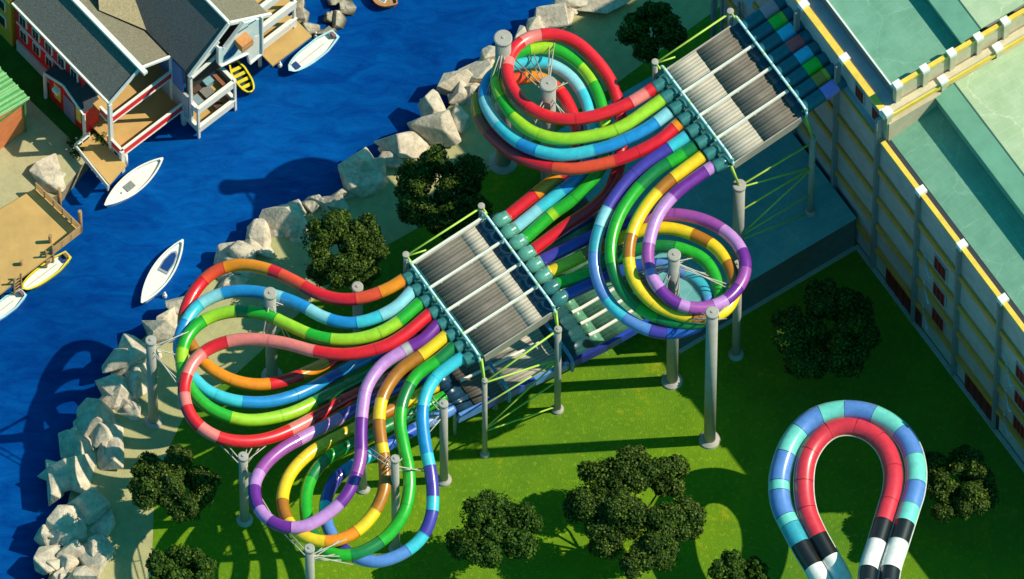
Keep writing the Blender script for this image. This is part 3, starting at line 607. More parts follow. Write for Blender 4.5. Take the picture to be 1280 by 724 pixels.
def tree(u, v, rp, label, seed, mat, lobes=None, zc=6.2, n=3900, trunk_dark=False):
    rnd = random.Random(seed); c = at(u, v, zc); Rm = rp / PXM
    base = Vector((c.x, c.y, 0)); t = thing('tree', label, 'tree', base, 'round-crowned trees on the lawn')
    L = []
    if lobes is None:
        k = rnd.choice((6, 7)); o = rnd.random() * 6
        lobes = [(math.cos(o + i * 6.283 / k + rnd.uniform(-.2, .2)) * .62, math.sin(o + i * 6.283 / k + rnd.uniform(-.2, .2)) * .62, rnd.uniform(.36, .46)) for i in range(k)] + [(rnd.uniform(-.15, .15), rnd.uniform(-.1, .1), .3)]
    for lx, ly, lr in lobes:
        L.append((base + Vector((lx * Rm, ly * Rm * 1.0, zc + rnd.uniform(-.5, .7) + (.4 if math.hypot(lx, ly) < .3 else 0))), lr * Rm))
    m = MB(); vs = []; fs = []
    for cc, r in L:
        sub = []
        for _ in range(9):
            d = Vector((rnd.gauss(0, 1), rnd.gauss(0, 1), rnd.gauss(0, .8))).normalized(); sub.append((cc + d * r * .62, r * rnd.uniform(.36, .5)))
        sub.append((cc, r * .72))
        for _ in range(int(n * (r / 1.4) ** 2)):
            q, rr_ = rnd.choice(sub)
            d = Vector((rnd.gauss(0, 1), rnd.gauss(0, 1), rnd.gauss(0, 1))).normalized()
            if d.z < -.5 and rnd.random() < .6: d.z = -d.z
            p = q + d * rr_ * (rnd.uniform(.7, 1.06) if rnd.random() < .85 else rnd.uniform(.2, 1.25))
            nrm = (d + Vector((rnd.gauss(0, .55), rnd.gauss(0, .55), rnd.gauss(.2, .55)))).normalized()
            x = nrm.orthogonal().normalized(); ang = rnd.random() * 6.28; y = nrm.cross(x)
            x, y = x * math.cos(ang) + y * math.sin(ang), y * math.cos(ang) - x * math.sin(ang)
            s = rnd.uniform(.08, .155); s2 = s * rnd.uniform(.6, .8); k0 = len(vs)
            vs += [p - x * s, p + y * s2, p + x * s, p - y * s2]; fs.append((k0, k0 + 1, k0 + 2, k0 + 3))
    m.add(vs, fs); m.build('crown', mat, t, fix=False)
    m = MB(); m.tube([base - Z * .1, base + Z * 1.2, base + Vector((.06, .03, 4.4))], .2, 10, rad=[.34, .23, .17]); 
    m.build('trunk', BARK, t)
    for cc, r in L:
        b_ = MB(); s0 = base + Z * rnd.uniform(3.2, 4.3); mid = (s0 + cc) / 2 - Z * .25; b_.tube([s0, mid, cc], .09, 7, rad=[.11, .08, .035]); b_.build('limb', BARK, t)
TR = [(815, 42, 45, 'dark shaded tree by the top edge behind the upper racing section', LEAF2, [(-.55, .1, .48), (.1, .55, .45), (.5, -.1, .5), (-.15, -.45, .42), (-.3, .5, .3)]),
      (556, 243, 62, 'leafy tree between the boulders and the upper end of the middle racing section', LEAF1, None),
      (430, 314, 56, 'leafy tree above the orange-red tube of the lower left loop', LEAF1, None),
      (216, 611, 57, 'olive tree beside the boulders at lower left', LEAF1, [(-.5, .45, .42), (.15, .6, .42), (.62, .15, .4), (-.6, -.15, .38), (-.1, -.05, .42), (.25, -.55, .36), (.65, -.15, .32), (-.1, .4, .35)]),
      (222, 722, 48, 'olive tree cut by the bottom edge at lower left', LEAF2, None),
      (620, 664, 59, 'round green tree on the lawn right of the bottom loop', LEAF2, None),
      (792, 642, 88, 'largest olive tree with gaps in its crown on the lawn', LEAF1, [(-.45, .55, .36), (.05, .65, .36), (.5, .6, .32), (-.6, .05, .36), (-.15, -.1, .36), (.65, -.1, .36), (.35, -.2, .33), (.3, -.6, .34), (.05, -.85, .26), (-.4, -.3, .33), (-.75, .25, .26)]),
      (1028, 416, 68, 'dark shaded tree between the pool building and the horseshoe slide', LEAF2, None),
      (1196, 611, 54, 'olive tree half behind the horseshoe slide at lower right', LEAF1, [(-.5, .55, .42), (.2, .6, .42), (.55, .25, .36), (-.35, -.05, .42), (.3, -.4, .44), (-.25, -.6, .34), (.65, -.2, .34)]),
      (926, 726, 40, 'small tree cut by the bottom edge left of the horseshoe slide', LEAF2, None)]
for i, (u, v, r, lb, mt, lo) in enumerate(TR): tree(u, v, r, lb, 11 + i * 7, mt, lo)
# ================================================================== boulders
ROCK = M('sandstone', (0.58, 0.50, 0.40), 0.9, .22, 0.7, 0.6, 4, 0.1)
N, Lk, b = nodes_of(ROCK)                             # wet, weedy band near the waterline and grey streaks
rp = [n for n in N if n.type == 'VALTORGB'][0]; tc = [n for n in N if n.type == 'TEX_COORD'][0]
gp = N.new('ShaderNodeNewGeometry'); sx = N.new('ShaderNodeSeparateXYZ'); Lk.new(gp.outputs['Position'], sx.inputs[0])
mr = N.new('ShaderNodeMapRange'); mr.inputs[1].default_value = -1.25; mr.inputs[2].default_value = -.55; Lk.new(sx.outputs['Z'], mr.inputs[0])
wt_ = N.new('ShaderNodeMix'); wt_.data_type = 'RGBA'; Lk.new(mr.outputs[0], wt_.inputs[0]); wt_.inputs[6].default_value = (0.09, 0.085, 0.06, 1)
ns = N.new('ShaderNodeTexNoise'); ns.inputs['Scale'].default_value = 2.2; ns.inputs['Detail'].default_value = 9; ns.inputs['Roughness'].default_value = .75; Lk.new(tc.outputs['Object'], ns.inputs['Vector'])
rs = N.new('ShaderNodeValToRGB'); rs.color_ramp.elements[0].position = .36; rs.color_ramp.elements[1].position = .56; rs.color_ramp.elements[0].color = (.66, .68, .72, 1); rs.color_ramp.elements[1].color = (1.05, 1.04, 1.02, 1); Lk.new(ns.outputs['Fac'], rs.inputs[0])
ms = N.new('ShaderNodeMix'); ms.data_type = 'RGBA'; ms.blend_type = 'MULTIPLY'; ms.inputs[0].default_value = 1; Lk.new(rp.outputs[0], ms.inputs[6]); Lk.new(rs.outputs[0], ms.inputs[7]); Lk.new(ms.outputs[2], wt_.inputs[7]); Lk.new(wt_.outputs[2], b.inputs['Base Color'])
def rock_mesh(c, sx, sy, sz, seed, name='boulder'):
    rnd = random.Random(seed); bm = bmesh.new()
    for part in range(2):
        off = Vector((rnd.uniform(-.25, .25) * sx, rnd.uniform(-.25, .25) * sy, rnd.uniform(-.1, .1) * sz)) if part else Vector((0, 0, 0))
        k = 1 if part == 0 else rnd.uniform(.6, .85); vs = []
        for _ in range(11):
            d = Vector((rnd.gauss(0, 1), rnd.gauss(0, 1), rnd.gauss(0, 1))).normalized() * rnd.uniform(.78, 1.06) * k
            vs.append(bm.verts.new((off.x + d.x * sx, off.y + d.y * sy, off.z + d.z * sz)))
        bmesh.ops.convex_hull(bm, input=vs, use_existing_faces=False)
    for q in [q for q in bm.verts if not q.link_faces]: bm.verts.remove(q)
    for q in [q for q in bm.edges if not q.link_faces]: bm.edges.remove(q)
    bmesh.ops.bevel(bm, geom=list(bm.edges), offset=.07, segments=1, affect='EDGES', profile=.6, clamp_overlap=True)
    bmesh.ops.recalc_face_normals(bm, faces=bm.faces)
    me = bpy.data.meshes.new(name); bm.to_mesh(me); bm.free(); me.materials.append(ROCK)
    o = bpy.data.objects.new(name, me); COL.objects.link(o); o.location = c
    return o
RK = [(752, 2, 68, 34), (717, 6, 46, 26), (692, 25, 38, 36), (671, 33, 24, 24), (650, 50, 22, 26), (640, 70, 24, 30), (602, 93, 52, 30), (616, 74, 30, 24), (575, 118, 46, 42), (600, 116, 36, 30), (541, 137, 32, 38), (546, 162, 52, 54), (576, 152, 26, 36),
      (500, 183, 52, 40), (494, 203, 36, 22), (455, 217, 46, 46), (425, 249, 42, 24), (394, 260, 26, 26), (373, 266, 26, 24), (358, 278, 44, 42), (373, 291, 30, 20), (331, 299, 38, 48), (298, 322, 48, 44), (285, 347, 50, 30), (230, 380, 34, 24), (207, 408, 40, 48), (190, 436, 24, 24),
      (155, 452, 64, 46), (176, 476, 32, 44), (146, 491, 42, 38), (162, 511, 26, 30), (122, 531, 54, 54), (96, 553, 38, 42), (141, 567, 28, 52), (94, 591, 60, 54), (68, 604, 24, 50), (106, 632, 42, 42), (125, 650, 30, 42), (83, 658, 46, 46), (64, 672, 28, 28), (117, 692, 36, 46), (63, 700, 32, 32), (88, 698, 30, 36), (74, 722, 28, 20), (108, 735, 40, 40), (50, 750, 44, 40)]
REG = lambda u, v: 'by the upper left spiral' if v < 130 else 'along the river between the two trees' if v < 270 else 'behind the lower left loop' if v < 430 else 'at the left shore'
ROCKL = []
for i, (u, v, wd, ht) in enumerate(RK):
    lit = 'sunlit cream' if i % 2 == 0 else 'grey'
    c = at(u, v, .1); s = wd / PXM / 2 * 1.58; hh = ht / PXM / 2 * 1.48
    o = rock_mesh(c, s, hh * 1.05, max(.7, min(s, hh) * 1.0), 100 + i)
    o.rotation_euler = (0, 0, 0)
    ROCKL.append((o, u, v, wd))
LBL = ['large boulder at the top edge right of the red loop', 'long boulder at the top edge above the red loop', 'tall cream boulder touching the top of the red loop', 'small boulder at the water left of the red loop', 'small boulder between the capped post and the red loop', 'narrow boulder right beside the capped river post',
 'flat cream boulder left of the green tube at the river', 'low boulder below the capped river post', 'broad shaded grey boulder with a triangular face at upper river edge', 'shaded grey boulder touching the cyan tube edge', 'narrow cream boulder behind the biggest cream one', 'biggest cream boulder of the upper river edge', 'shaded slab right of the biggest cream boulder',
 'cream boulder above the leafy tree by the middle section', 'low shaded slab under the cream boulder above the leafy tree', 'shaded grey angular boulder standing alone at the river bend', 'low lit boulder between the two trees', 'small lit stone, upper one between the two trees', 'small lit stone next to the shaded block left of the trees', 'square shaded block upslope of the orange tube', 'small ledge under the square shaded block', 'tall two-toned slab above the orange tube', 'lit cream boulder touching the orange tube', 'low boulder partly under the orange tube', 'small boulder under the left end of the cyan tube', 'upright cream boulder behind the riverside post', 'small shaded stone left of the riverside post',
 'big layered boulder left of the riverside post', 'shaded slab behind the layered boulder at the post', 'cream-topped block below the layered boulder', 'small rough stone at the sandy strip', 'large grey-blue boulder in the tube shadow', 'shaded grey block at the water in the tube shadow', 'narrow lit slab at the sand in the tube shadow', 'broad boulder with a lit ridge at the left shore', 'thin upright grey slab at the water', 'cream wedge below the lit ridge boulder', 'dark speckled block facing the sand', 'pair-topped cream boulder at the left shore', 'small cream block at the water, lower left', 'tall cream boulder on the sand at lower left', 'cream cube-like boulder at the water, lowest left', 'small cream block near the bottom edge', 'stone cut by the bottom edge', 'boulder just below the bottom edge, inland', 'boulder just below the bottom edge, at the water']
for (o, u, v, wd), lb in zip(ROCKL, LBL): tag(o, lb, 'rock', 'boulders along the river bank')

# smaller stones wedged between the boulders along the water
rnd = random.Random(5)
for i in range(34):
    k = rnd.randrange(len(RK) - 1); u0, v0, w0, h0 = RK[k]; u1, v1, w1, h1 = RK[k + 1]
    if math.hypot(u1 - u0, v1 - v0) > 70: continue
    f_ = rnd.uniform(.2, .8); u = u0 + (u1 - u0) * f_ - rnd.uniform(-4, 9); v = v0 + (v1 - v0) * f_ - rnd.uniform(-6, 8); r_ = rnd.uniform(10, 17) / PXM
    o = rock_mesh(at(u, v, -.25), r_ * 1.1, r_, r_ * .8, 900 + i, 'stone'); tag(o, 'small stone wedged between the boulders along the river bank', 'rock', 'small wedged stones along the river bank')
for p, lb in ((co[12], 'grey post below the bottom edge under the left leg of the horseshoe slide'), (co[-12], 'grey post below the bottom edge under the right leg of the horseshoe slide')):
    t = thing('support_post', lb, 'post', (p.x, p.y, 0), 'grey slide support posts')
    m = MB(); m.rod((p.x, p.y, 0), (p.x, p.y, p.z - .8), .4, 18); m.build('pole', CONC, t)
    m = MB(); m.lathe((p.x, p.y, 0), [(.01, .35), (.45, .35), (.7, .16), (.74, 0)], 22); m.build('base_collar', CONC, t)
# ================================================================== the big building and the pool building
def roofmat(name, c, c2):
    m = M(name, c, 0.75, col2=c2, scale=.5, spec=.2); N, Lk, b = nodes_of(m)
    tc = [n for n in N if n.type == 'TEX_COORD'][0]; ramp = [n for n in N if n.type == 'VALTORGB'][0]
    ns = [n for n in N if n.type == 'TEX_NOISE'][0]; ns.inputs['Scale'].default_value = .6; ns.inputs['Detail'].default_value = 8
    mp = N.new('ShaderNodeMapping'); mp.inputs['Rotation'].default_value = (0, 0, -math.atan2(B.y, B.x)); Lk.new(tc.outputs['Object'], mp.inputs[0])
    br = N.new('ShaderNodeTexBrick'); br.inputs['Scale'].default_value = .3; br.inputs['Mortar Size'].default_value = .012; br.inputs['Color1'].default_value = (1, 1, 1, 1); br.inputs['Color2'].default_value = (.95, .965, .955, 1); br.inputs['Mortar'].default_value = (1.07, 1.05, 1.05, 1)
    Lk.new(mp.outputs[0], br.inputs['Vector'])
    vo = N.new('ShaderNodeTexVoronoi'); vo.feature = 'DISTANCE_TO_EDGE'; vo.inputs['Scale'].default_value = .35; Lk.new(tc.outputs['Object'], vo.inputs['Vector'])
    n3 = N.new('ShaderNodeTexNoise'); n3.inputs['Scale'].default_value = 2.5; n3.inputs['Detail'].default_value = 5; Lk.new(tc.outputs['Object'], n3.inputs['Vector'])
    mxv = N.new('ShaderNodeMix'); mxv.data_type = 'RGBA'; mxv.inputs[0].default_value = .35; Lk.new(tc.outputs['Object'], mxv.inputs[6]); Lk.new(n3.outputs['Color'], mxv.inputs[7]); Lk.new(mxv.outputs[2], vo.inputs['Vector'])
    cr = N.new('ShaderNodeValToRGB'); cr.color_ramp.elements[0].color = (1.5, 1.25, 1.3, 1); cr.color_ramp.elements[1].color = (1, 1, 1, 1); cr.color_ramp.elements[1].position = .012; Lk.new(vo.outputs[0], cr.inputs[0])
    m1 = N.new('ShaderNodeMix'); m1.data_type = 'RGBA'; m1.blend_type = 'MULTIPLY'; m1.inputs[0].default_value = 1; Lk.new(ramp.outputs[0], m1.inputs[6]); Lk.new(br.outputs[0], m1.inputs[7])
    m2 = N.new('ShaderNodeMix'); m2.data_type = 'RGBA'; m2.blend_type = 'MULTIPLY'; m2.inputs[0].default_value = .75; Lk.new(m1.outputs[2], m2.inputs[6]); Lk.new(cr.outputs[0], m2.inputs[7])
    Lk.new(m2.outputs[2], b.inputs['Base Color'])
    return m
ROOFT = roofmat('verdigris_roof', (0.145, 0.33, 0.235), (0.205, 0.42, 0.31))
ROOFL = roofmat('sunlit_verdigris_roof', (0.33, 0.44, 0.27), (0.43, 0.53, 0.36))  # same roof, paler to paint in sunlight on slopes facing the sun
POOLR = roofmat('pool_roof', (0.09, 0.33, 0.36), (0.17, 0.42, 0.44))
PLAST = M('grey_plaster', (0.50, 0.42, 0.47), 0.85, .12, .8, .2, 10)
CREAM = M('cream_plaster', (0.58, 0.49, 0.34), 0.85, .1, 1.2, .2, 10)
OCHRE = M('ochre_trim', (0.70, 0.32, 0.07), 0.6, .12, 1.5)
YEL = M('yellow_trim', (0.80, 0.55, 0.08), 0.55, .12, 1.5)
WCAP = M('white_cap', (0.8, 0.8, 0.78), .6, .05)
DKG = M('dark_gutter', (0.03, 0.035, 0.05), .6, .1)
REDW = M('red_joinery', (0.40, 0.025, 0.03), .5, .15, 3)
LBLUE = M('light_blue_pole', (0.42, 0.60, 0.72), .4, .1)
PIPE = M('dark_pilaster', (0.26, 0.25, 0.28), .6, .1)
F0 = at(1073, 305, 0); F0 = Vector((F0.x, F0.y, 0))
zf = lambda a, b_, z: F0 + A * a + B * b_ + Z * z
a_c = 2.5                                  # where the tall wing ends and the lower one starts
A0, A1, AT = -19.2, 26.8, -14.9
ZT, ZL = 25.5, 21.8
bl = thing('tall_building', 'tall grey and cream building with verdigris roof at upper right', 'building', zf(-8, 6, 0))
bw = thing('long_building', 'long lower building with red shutters and verdigris roof at right', 'building', zf(20, 6, 0))
def block(t, a0, a1, b0, b1, z0, z1, mat, name='wall'):
    m = MB(); m.box(F0 + A * ((a0 + a1) / 2) + B * ((b0 + b1) / 2), A, B, (a1 - a0) / 2, (b1 - b0) / 2, z0, z1); return m.build(name, mat, t)
block(bl, AT, a_c, .42, 30, ZL, ZT, PLAST); block(bl, A0, a_c, 0.0, 30, 0, 15, PLAST); block(bl, AT, a_c, 0.0, 30, 15.001, ZL - .002, PLAST); block(bw, a_c + .01, A1, 0.02, 30, 0, ZL - .15, PLAST)
# facade bands, pilasters
for z in (3.4, 7.4, 11.9, 16.8): 
    aw = A0 if z < 15 else AT
    m = MB(); m.box(F0 + A * ((aw + a_c) / 2) - B * .09, A, B, (a_c - aw) / 2, .14, z - .38, z + .38); m.build('string_course', OCHRE, bl)
    m = MB(); m.box(F0 + A * ((a_c + A1) / 2) - B * .09, A, B, (A1 - a_c) / 2 - .05, .14, z - .38, z + .38); m.build('string_course', OCHRE, bw)
m = MB(); m.box(F0 + A * ((AT + a_c) / 2) - B * .09, A, B, (a_c - AT) / 2, .1, 21.3, 21.79); m.build('string_course', OCHRE, bl)
PS = 5.62
for k in range(-4, 5):
    a = a_c - .15 + k * PS
    t = bl if k <= 0 else bw; top = (ZT if k > -3 else 14.7) if k <= 0 else ZL
    m = MB(); m.box(F0 + A * a - B * .2, A, B, .13, .22, 0, top - .3); m.build('pilaster', PIPE, t)
    m = MB(); m.box(F0 + A * a + B * (.05 if k > 0 or k < -2 else .42), A, B, .32, .36, top - .3, top + .32); m.build('pillar_cap', WCAP, t)
block(bw, A1 + .01, A1 + 22, .02, 30, 0, 14, PLAST)  # unseen lower extension, added and its height set for its shadow
m = MB(); m.box(F0 + A * (A1 + 11) + B * 15, A, B, 11, 14.9, 14.002, 14.15); m.build('roof', ROOFT, bw)
# cornices
m = MB(); m.box(F0 + A * ((AT + a_c) / 2) + B * .40, A, B, (a_c - AT) / 2, .28, ZT, ZT + .14); m.build('cornice', YEL, bl)
m = MB(); m.box(F0 + A * ((a_c + A1) / 2) - B * .02, A, B, (A1 - a_c) / 2 - .3, .2, ZL - .15, ZL + .1); m.build('cornice', YEL, bw)
m = MB(); m.box(F0 + A * ((a_c + A1) / 2) + B * .42, A, B, (A1 - a_c) / 2 - .3, .2, ZL - .15, ZL - .05); m.build('gutter', DKG, bw)
# upper storey set back behind the ledge, roof of the tall wing
U0 = 26.6
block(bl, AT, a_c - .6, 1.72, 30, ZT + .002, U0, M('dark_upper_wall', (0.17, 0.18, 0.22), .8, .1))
def roof_strip(t, a0, a1, prof, mat, name='roof', th=.15):
    """sheet along A following the profile [(b, z)]"""
    m = MB(); n = len(prof)
    vs = [zf(a0, b_, z) for b_, z in prof] + [zf(a1, b_, z) for b_, z in prof] + [zf(a0, b_, z - th) for b_, z in prof] + [zf(a1, b_, z - th) for b_, z in prof]
    m.add(vs, [(i, i + 1, n + i + 1, n + i) for i in range(n - 1)] + [(2 * n + i + 1, 2 * n + i, 3 * n + i, 3 * n + i + 1) for i in range(n - 1)] +
          [(i, 2 * n + i, 2 * n + i + 1, i + 1) for i in range(n - 1)] + [(n + i, n + i + 1, 3 * n + i + 1, 3 * n + i) for i in range(n - 1)] + [(0, n, 3 * n, 2 * n), (n - 1, 3 * n - 1, 4 * n - 1, 2 * n - 1)])
    return m.build(name, mat, t)
def roofs(t, a0, a1, b0, z0, rise, bw_, hw):
    b1 = b0 + bw_; z1 = z0 + rise * bw_
    roof_strip(t, a0, a1, [(b0, z0), (b1, z1)], ROOFT)
    m = MB(); m.box(F0 + A * ((a0 + a1) / 2) + B * (b1 + .15), A, B, (a1 - a0) / 2 - .02, .12, z1 - .3, z1 + hw); m.build('monitor_wall', M('teal_wall', (0.16, 0.38, 0.30), .8), t)
    b2 = b1 + 1.7; z2 = z1 + hw + .42
    roof_strip(t, a0, a1, [(b1 - .1, z1 + hw), (b2, z2)], M('mid_verdigris_roof', (0.16, 0.38, 0.27), .75, .1, .6), 'roof')
    m = MB(); m.box(F0 + A * ((a0 + a1) / 2) + B * (b2 + .02), A, B, (a1 - a0) / 2, .05, z2 - .12, z2 + .03); m.build('ridge_line', M('ridge_dark', (0.05, 0.12, 0.10), .8), t)
    roof_strip(t, a0, a1, [(b2 + .08, z2), (b2 + 11, z2 - .25)], ROOFL)
    return b1, z1, b2, z2
roofs(bl, AT, a_c - .75, 1.8, U0 + .05, .13, 6.1, 1.0)
rb = roofs(bw, a_c + .3, A1, .62, ZL - .02, .26, 4.2, 1.5)
m = MB(); m.beam(zf(AT, 1.77, U0 + .12), zf(a_c - .7, 1.77, U0 + .12), .12, .12); m.build('roof_edge', WCAP, bl)
# end wall of the tall wing facing the lower roof, with two pillared rows
block(bl, a_c - .02, 2.95, .41, 30, ZL - 2, ZT - 1.0, M('cream_lower_wall', (0.52, 0.44, 0.31), .85, .1, 1.2)); block(bl, a_c - .3, a_c + .004, .41, 30, ZL - 2, ZT - .004, CREAM)
m = MB(); m.beam(zf(a_c - .1, .4, ZT + .12), zf(a_c - .1, 24, ZT + .12), .55, .28); m.build('cornice', CREAM, bl)
m = MB(); m.beam(zf(a_c + .0, .4, ZT - .3), zf(a_c + .0, 24, ZT - .3), .56, .5); m.build('cornice', YEL, bl)
block(bl, a_c - .72, a_c - .5, 1.7, 24, ZT, U0 + 1.2, CREAM)
m = MB(); m.beam(zf(a_c - .6, 1.7, U0 + 1.3), zf(a_c - .6, 24, U0 + 1.3), .34, .3); m.build('cornice', YEL, bl)
for k in range(8):
    b_ = 1.75 + k * 2.5
    m = MB(); m.box(F0 + A * (a_c - .5) + B * b_, A, B, .24, .24, ZT + .1, U0 + 1.45); m.build('pillar', CREAM, bl)
    m = MB(); m.box(F0 + A * (a_c - .5) + B * b_, A, B, .32, .32, U0 + 1.45, U0 + 1.8); m.build('pillar_cap', WCAP, bl)
for k in range(4):
    b_ = .5 + k * 5.1
    m = MB(); m.box(F0 + A * (a_c + .12) + B * b_, A, B, .22, .22, ZL - .5, ZT + .2); m.build('pillar', CREAM, bl)
    m = MB(); m.box(F0 + A * (a_c + .08) + B * b_, A, B, .34, .34, ZT + .2, ZT + .55); m.build('pillar_cap', WCAP, bl)
def shutter(t, a, z, wa, hz, mat=REDW, name='window', b0=0.0):
    m = MB(); m.box(F0 + A * a + B * (b0 - .04), A, B, wa / 2 + .14, .06, z - .14, z + hz + .14); f = m.build(name, M('pale_frame', (0.42, 0.40, 0.40), .7), t)
    m = MB(); m.box(F0 + A * a + B * (b0 - .10), A, B, wa / 2, .04, z, z + hz); m.build('shutter', mat, f)
    for i in range(3):
        m = MB(); m.box(F0 + A * (a - wa / 2 + wa * (i + .5) / 3) + B * (b0 - .15), A, B, .05, .03, z + .1, z + hz - .1); m.build('batten', M('batten_dark', (0.12, 0.01, 0.02), .6), f)
for a in (-1.0, 1.3): shutter(bl, a, 22.5, 1.0, 1.7, M('dark_red_joinery', (0.30, 0.02, 0.02), .5), b0=.42)
for k in (1, 3):
    a = a_c - .15 + (k - .45) * PS + PS
    for z in (4.3, 8.6, 13.0):
        shutter(bw, a, z, 1.5, 1.9)
        p = zf(a - 1.9, -.2, z - .2); q = zf(a + .4, -1.4, z + 1.5)
        m = MB(); m.rod(p, q, .07, 6); m.build('bracket_pole', LBLUE, bw)
        m = MB(); m.rod(p - Z * .2, p + Z * .5, .05, 6); m.build('bracket_pole', LBLUE, bw)
for a0_, a1_ in ((4.0, 8.8), (15.0, 19.5)):
    m = MB(); m.box(F0 + A * ((a0_ + a1_) / 2) - B * .06, A, B, (a1_ - a0_) / 2, .08, 0, 2.7); d = m.build('gate', M('deep_red_gate', (0.22, 0.012, 0.02), .5, .2, 2), bw)
    for i in range(5):
        m = MB(); m.box(F0 + A * (a0_ + (a1_ - a0_) * (i + .5) / 5) - B * .16, A, B, .04, .02, .1, 2.6); m.build('batten', M('batten_dark', (0.12, 0.01, 0.02), .6), d)
for a in (A0 + .3, A0 + 2.6, A0 + 4.6):       # lattice at the far end of the facade
    m = MB(); m.beam(zf(a, -.3, 0), zf(a, -.3, 14.5), .2, .2, up=A); m.build('lattice_strut', PIPE, bl)
for z in range(2, 13, 3):
    m = MB(); m.rod(zf(A0 + 2.6, -.3, z), zf(A0 + 4.6, -.3, z + 3), .07, 6); m.rod(zf(A0 + 4.6, -.3, z), zf(A0 + 2.6, -.3, z + 3), .07, 6); m.build('lattice_strut', PIPE, bl)
# kerb along the facade and the pool wall
KERB = M('pale_kerb', (0.40, 0.42, 0.40), .8, .1, 2)
m = MB(); m.beam(zf(.05, -.25, .06), zf(A1, -.25, .06), .35, .14); tag(m.build('kerb', KERB), 'pale kerb strip at the foot of the long building', 'kerb')
pb = thing('pool_building', 'low teal-roofed pool building in the shade below the tall building', 'building', zf(-8, -8, 0))
PB = 17.0
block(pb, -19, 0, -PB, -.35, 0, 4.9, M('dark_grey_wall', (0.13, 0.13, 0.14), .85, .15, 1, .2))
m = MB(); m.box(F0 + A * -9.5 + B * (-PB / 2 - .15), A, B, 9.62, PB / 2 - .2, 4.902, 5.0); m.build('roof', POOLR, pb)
m = MB(); m.beam(zf(.16, -PB, .08), zf(.16, -.45, .08), .3, .16); tag(m.build('kerb', KERB), 'pale kerb strip at the foot of the pool building wall', 'kerb')
# ================================================================== boats
def boat(u0, v0, u1, v1, wd, label, hull, deck, rimc=None, style='cover', square=True, cat='boat', bench=.84):
    """from stern (u0,v0) to bow (u1,v1)"""
    p0 = at(u0, v0, WZ + .35); p1 = at(u1, v1, WZ + .35); c = (p0 + p1) / 2; d = (p1 - p0); L = d.length; d.normalize(); s = d.cross(Z)
    t = thing('boat', label, cat, (c.x, c.y, WZ), 'boats on the river')
    n = 18
    def half(f):
        if square: return wd / 2 * (min(1, .55 + 1.6 * f) if f < .35 else 1) * (1 if f < .5 else math.sqrt(max(0, 1 - ((f - .5) / .5) ** 2.2)))
        return wd / 2 * max(.02, math.sin(math.pi * min(1, max(0, f)))) ** .75
    out = []; inn = []; bot = []
    for sg in (1, -1):
        rng = range(n + 1) if sg == 1 else range(n, -1, -1)
        for i in rng:
            f = i / n; h = half(f) + .015; sheer = .12 * abs(f - .4) * 2 + .28
            x = p0 + d * (L * f)
            out.append(Vector((x.x, x.y, WZ + .45 + sheer)) + s * sg * h)
            f2 = .04 + f * .91; x2 = p0 + d * (L * f2); h2 = max(.01, half(f2) - .13)
            inn.append(Vector((x2.x, x2.y, WZ + .45 + sheer)) + s * sg * h2)
            x3 = p0 + d * (L * (.06 + f * .8)); bot.append(Vector((x3.x, x3.y, WZ - .2)) + s * sg * h * .6)
    k = len(out); m = MB()
    m.add(out + bot, [(i, (i + 1) % k, k + (i + 1) % k, k + i) for i in range(k)], 0, True); m.build('hull', hull, t)
    m = MB(); m.add(out + inn, [(i, (i + 1) % k, k + (i + 1) % k, k + i) for i in range(k)]); m.add([p - Z * .12 for p in inn] + inn, [(i, (i + 1) % k, k + (i + 1) % k, k + i) for i in range(k)]); m.build('gunwale', rimc or deck, t)
    dz = -.1 if style != 'open' else -.42
    m = MB(); fl = [p * 1 for p in inn]
    for p in fl: p.z = WZ + .72 + dz
    m.add(fl, [(i, i + 1, k - 2 - i, k - 1 - i) for i in range(n)]); m.add(inn + fl, [(i, (i + 1) % k, k + (i + 1) % k, k + i) for i in range(k)])
    m.build('deck', deck, t)
    def pb_(f, h, z): q = p0 + d * (L * f) + s * h; return Vector((q.x, q.y, z))
    zt = WZ + .72 + dz
    if style == 'cover':
        m = MB(); m.box(pb_(bench, 0, 0), d, s, .22, wd * .2, zt + .004, zt + .12); m.build('bench', M('dark_blue_bench', (0.02, 0.06, 0.2), .5), t)
        m = MB(); m.box(pb_(.06, 0, 0), d, s, .12, wd * .14, zt - .3, zt + .45); m.build('outboard_motor', M('motor_grey', (0.25, 0.13, 0.12), .5), t)
        m = MB(); m.beam(pb_(.25, 0, zt + .02), pb_(.9, 0, zt + .02), .05, .04); m.build('keel_seam', M('seam_grey', (0.45, 0.45, 0.45), .7), t)
    if style == 'cockpit':
        m = MB(); q = [pb_(.50, -.42, zt + .01), pb_(.50, .42, zt + .01), pb_(.66, .46, zt + .01), pb_(.80, .26, zt + .01), pb_(.84, 0, zt + .01), pb_(.80, -.26, zt + .01), pb_(.66, -.46, zt + .01)]
        m.prism(q, .05); m.build('cockpit', M('cockpit_grey', (0.3, 0.33, 0.36), .6), t)
        cc = sum(q, Vector()) / len(q); q2 = [cc + (p - cc) * .8 + Z * .055 for p in q]; m = MB(); m.prism(q2, .02); m.build('cockpit_well', M('cockpit_blue', (0.006, 0.05, 0.22), .4), t)
    if style == 'hatch':
        m = MB(); m.box(pb_(.42, 0, 0), d, s, .42, .3, zt + .004, zt + .06); m.build('hatch', M('hatch_grey', (0.22, 0.24, 0.24), .5), t)
        m = MB(); m.box(pb_(.50, .02, 0), d, s, .3, .34, zt + .004, zt + .03); m.build('hatch_rim', WHITEP, t)
    if style == 'open':
        for f in (.2, .38, .56, .74):
            m = MB(); hw = max(.1, half(f) - .05); m.box(pb_(f, 0, 0), d, s, .14, hw, zt + .22, zt + .3); m.build('thwart', rimc, t)
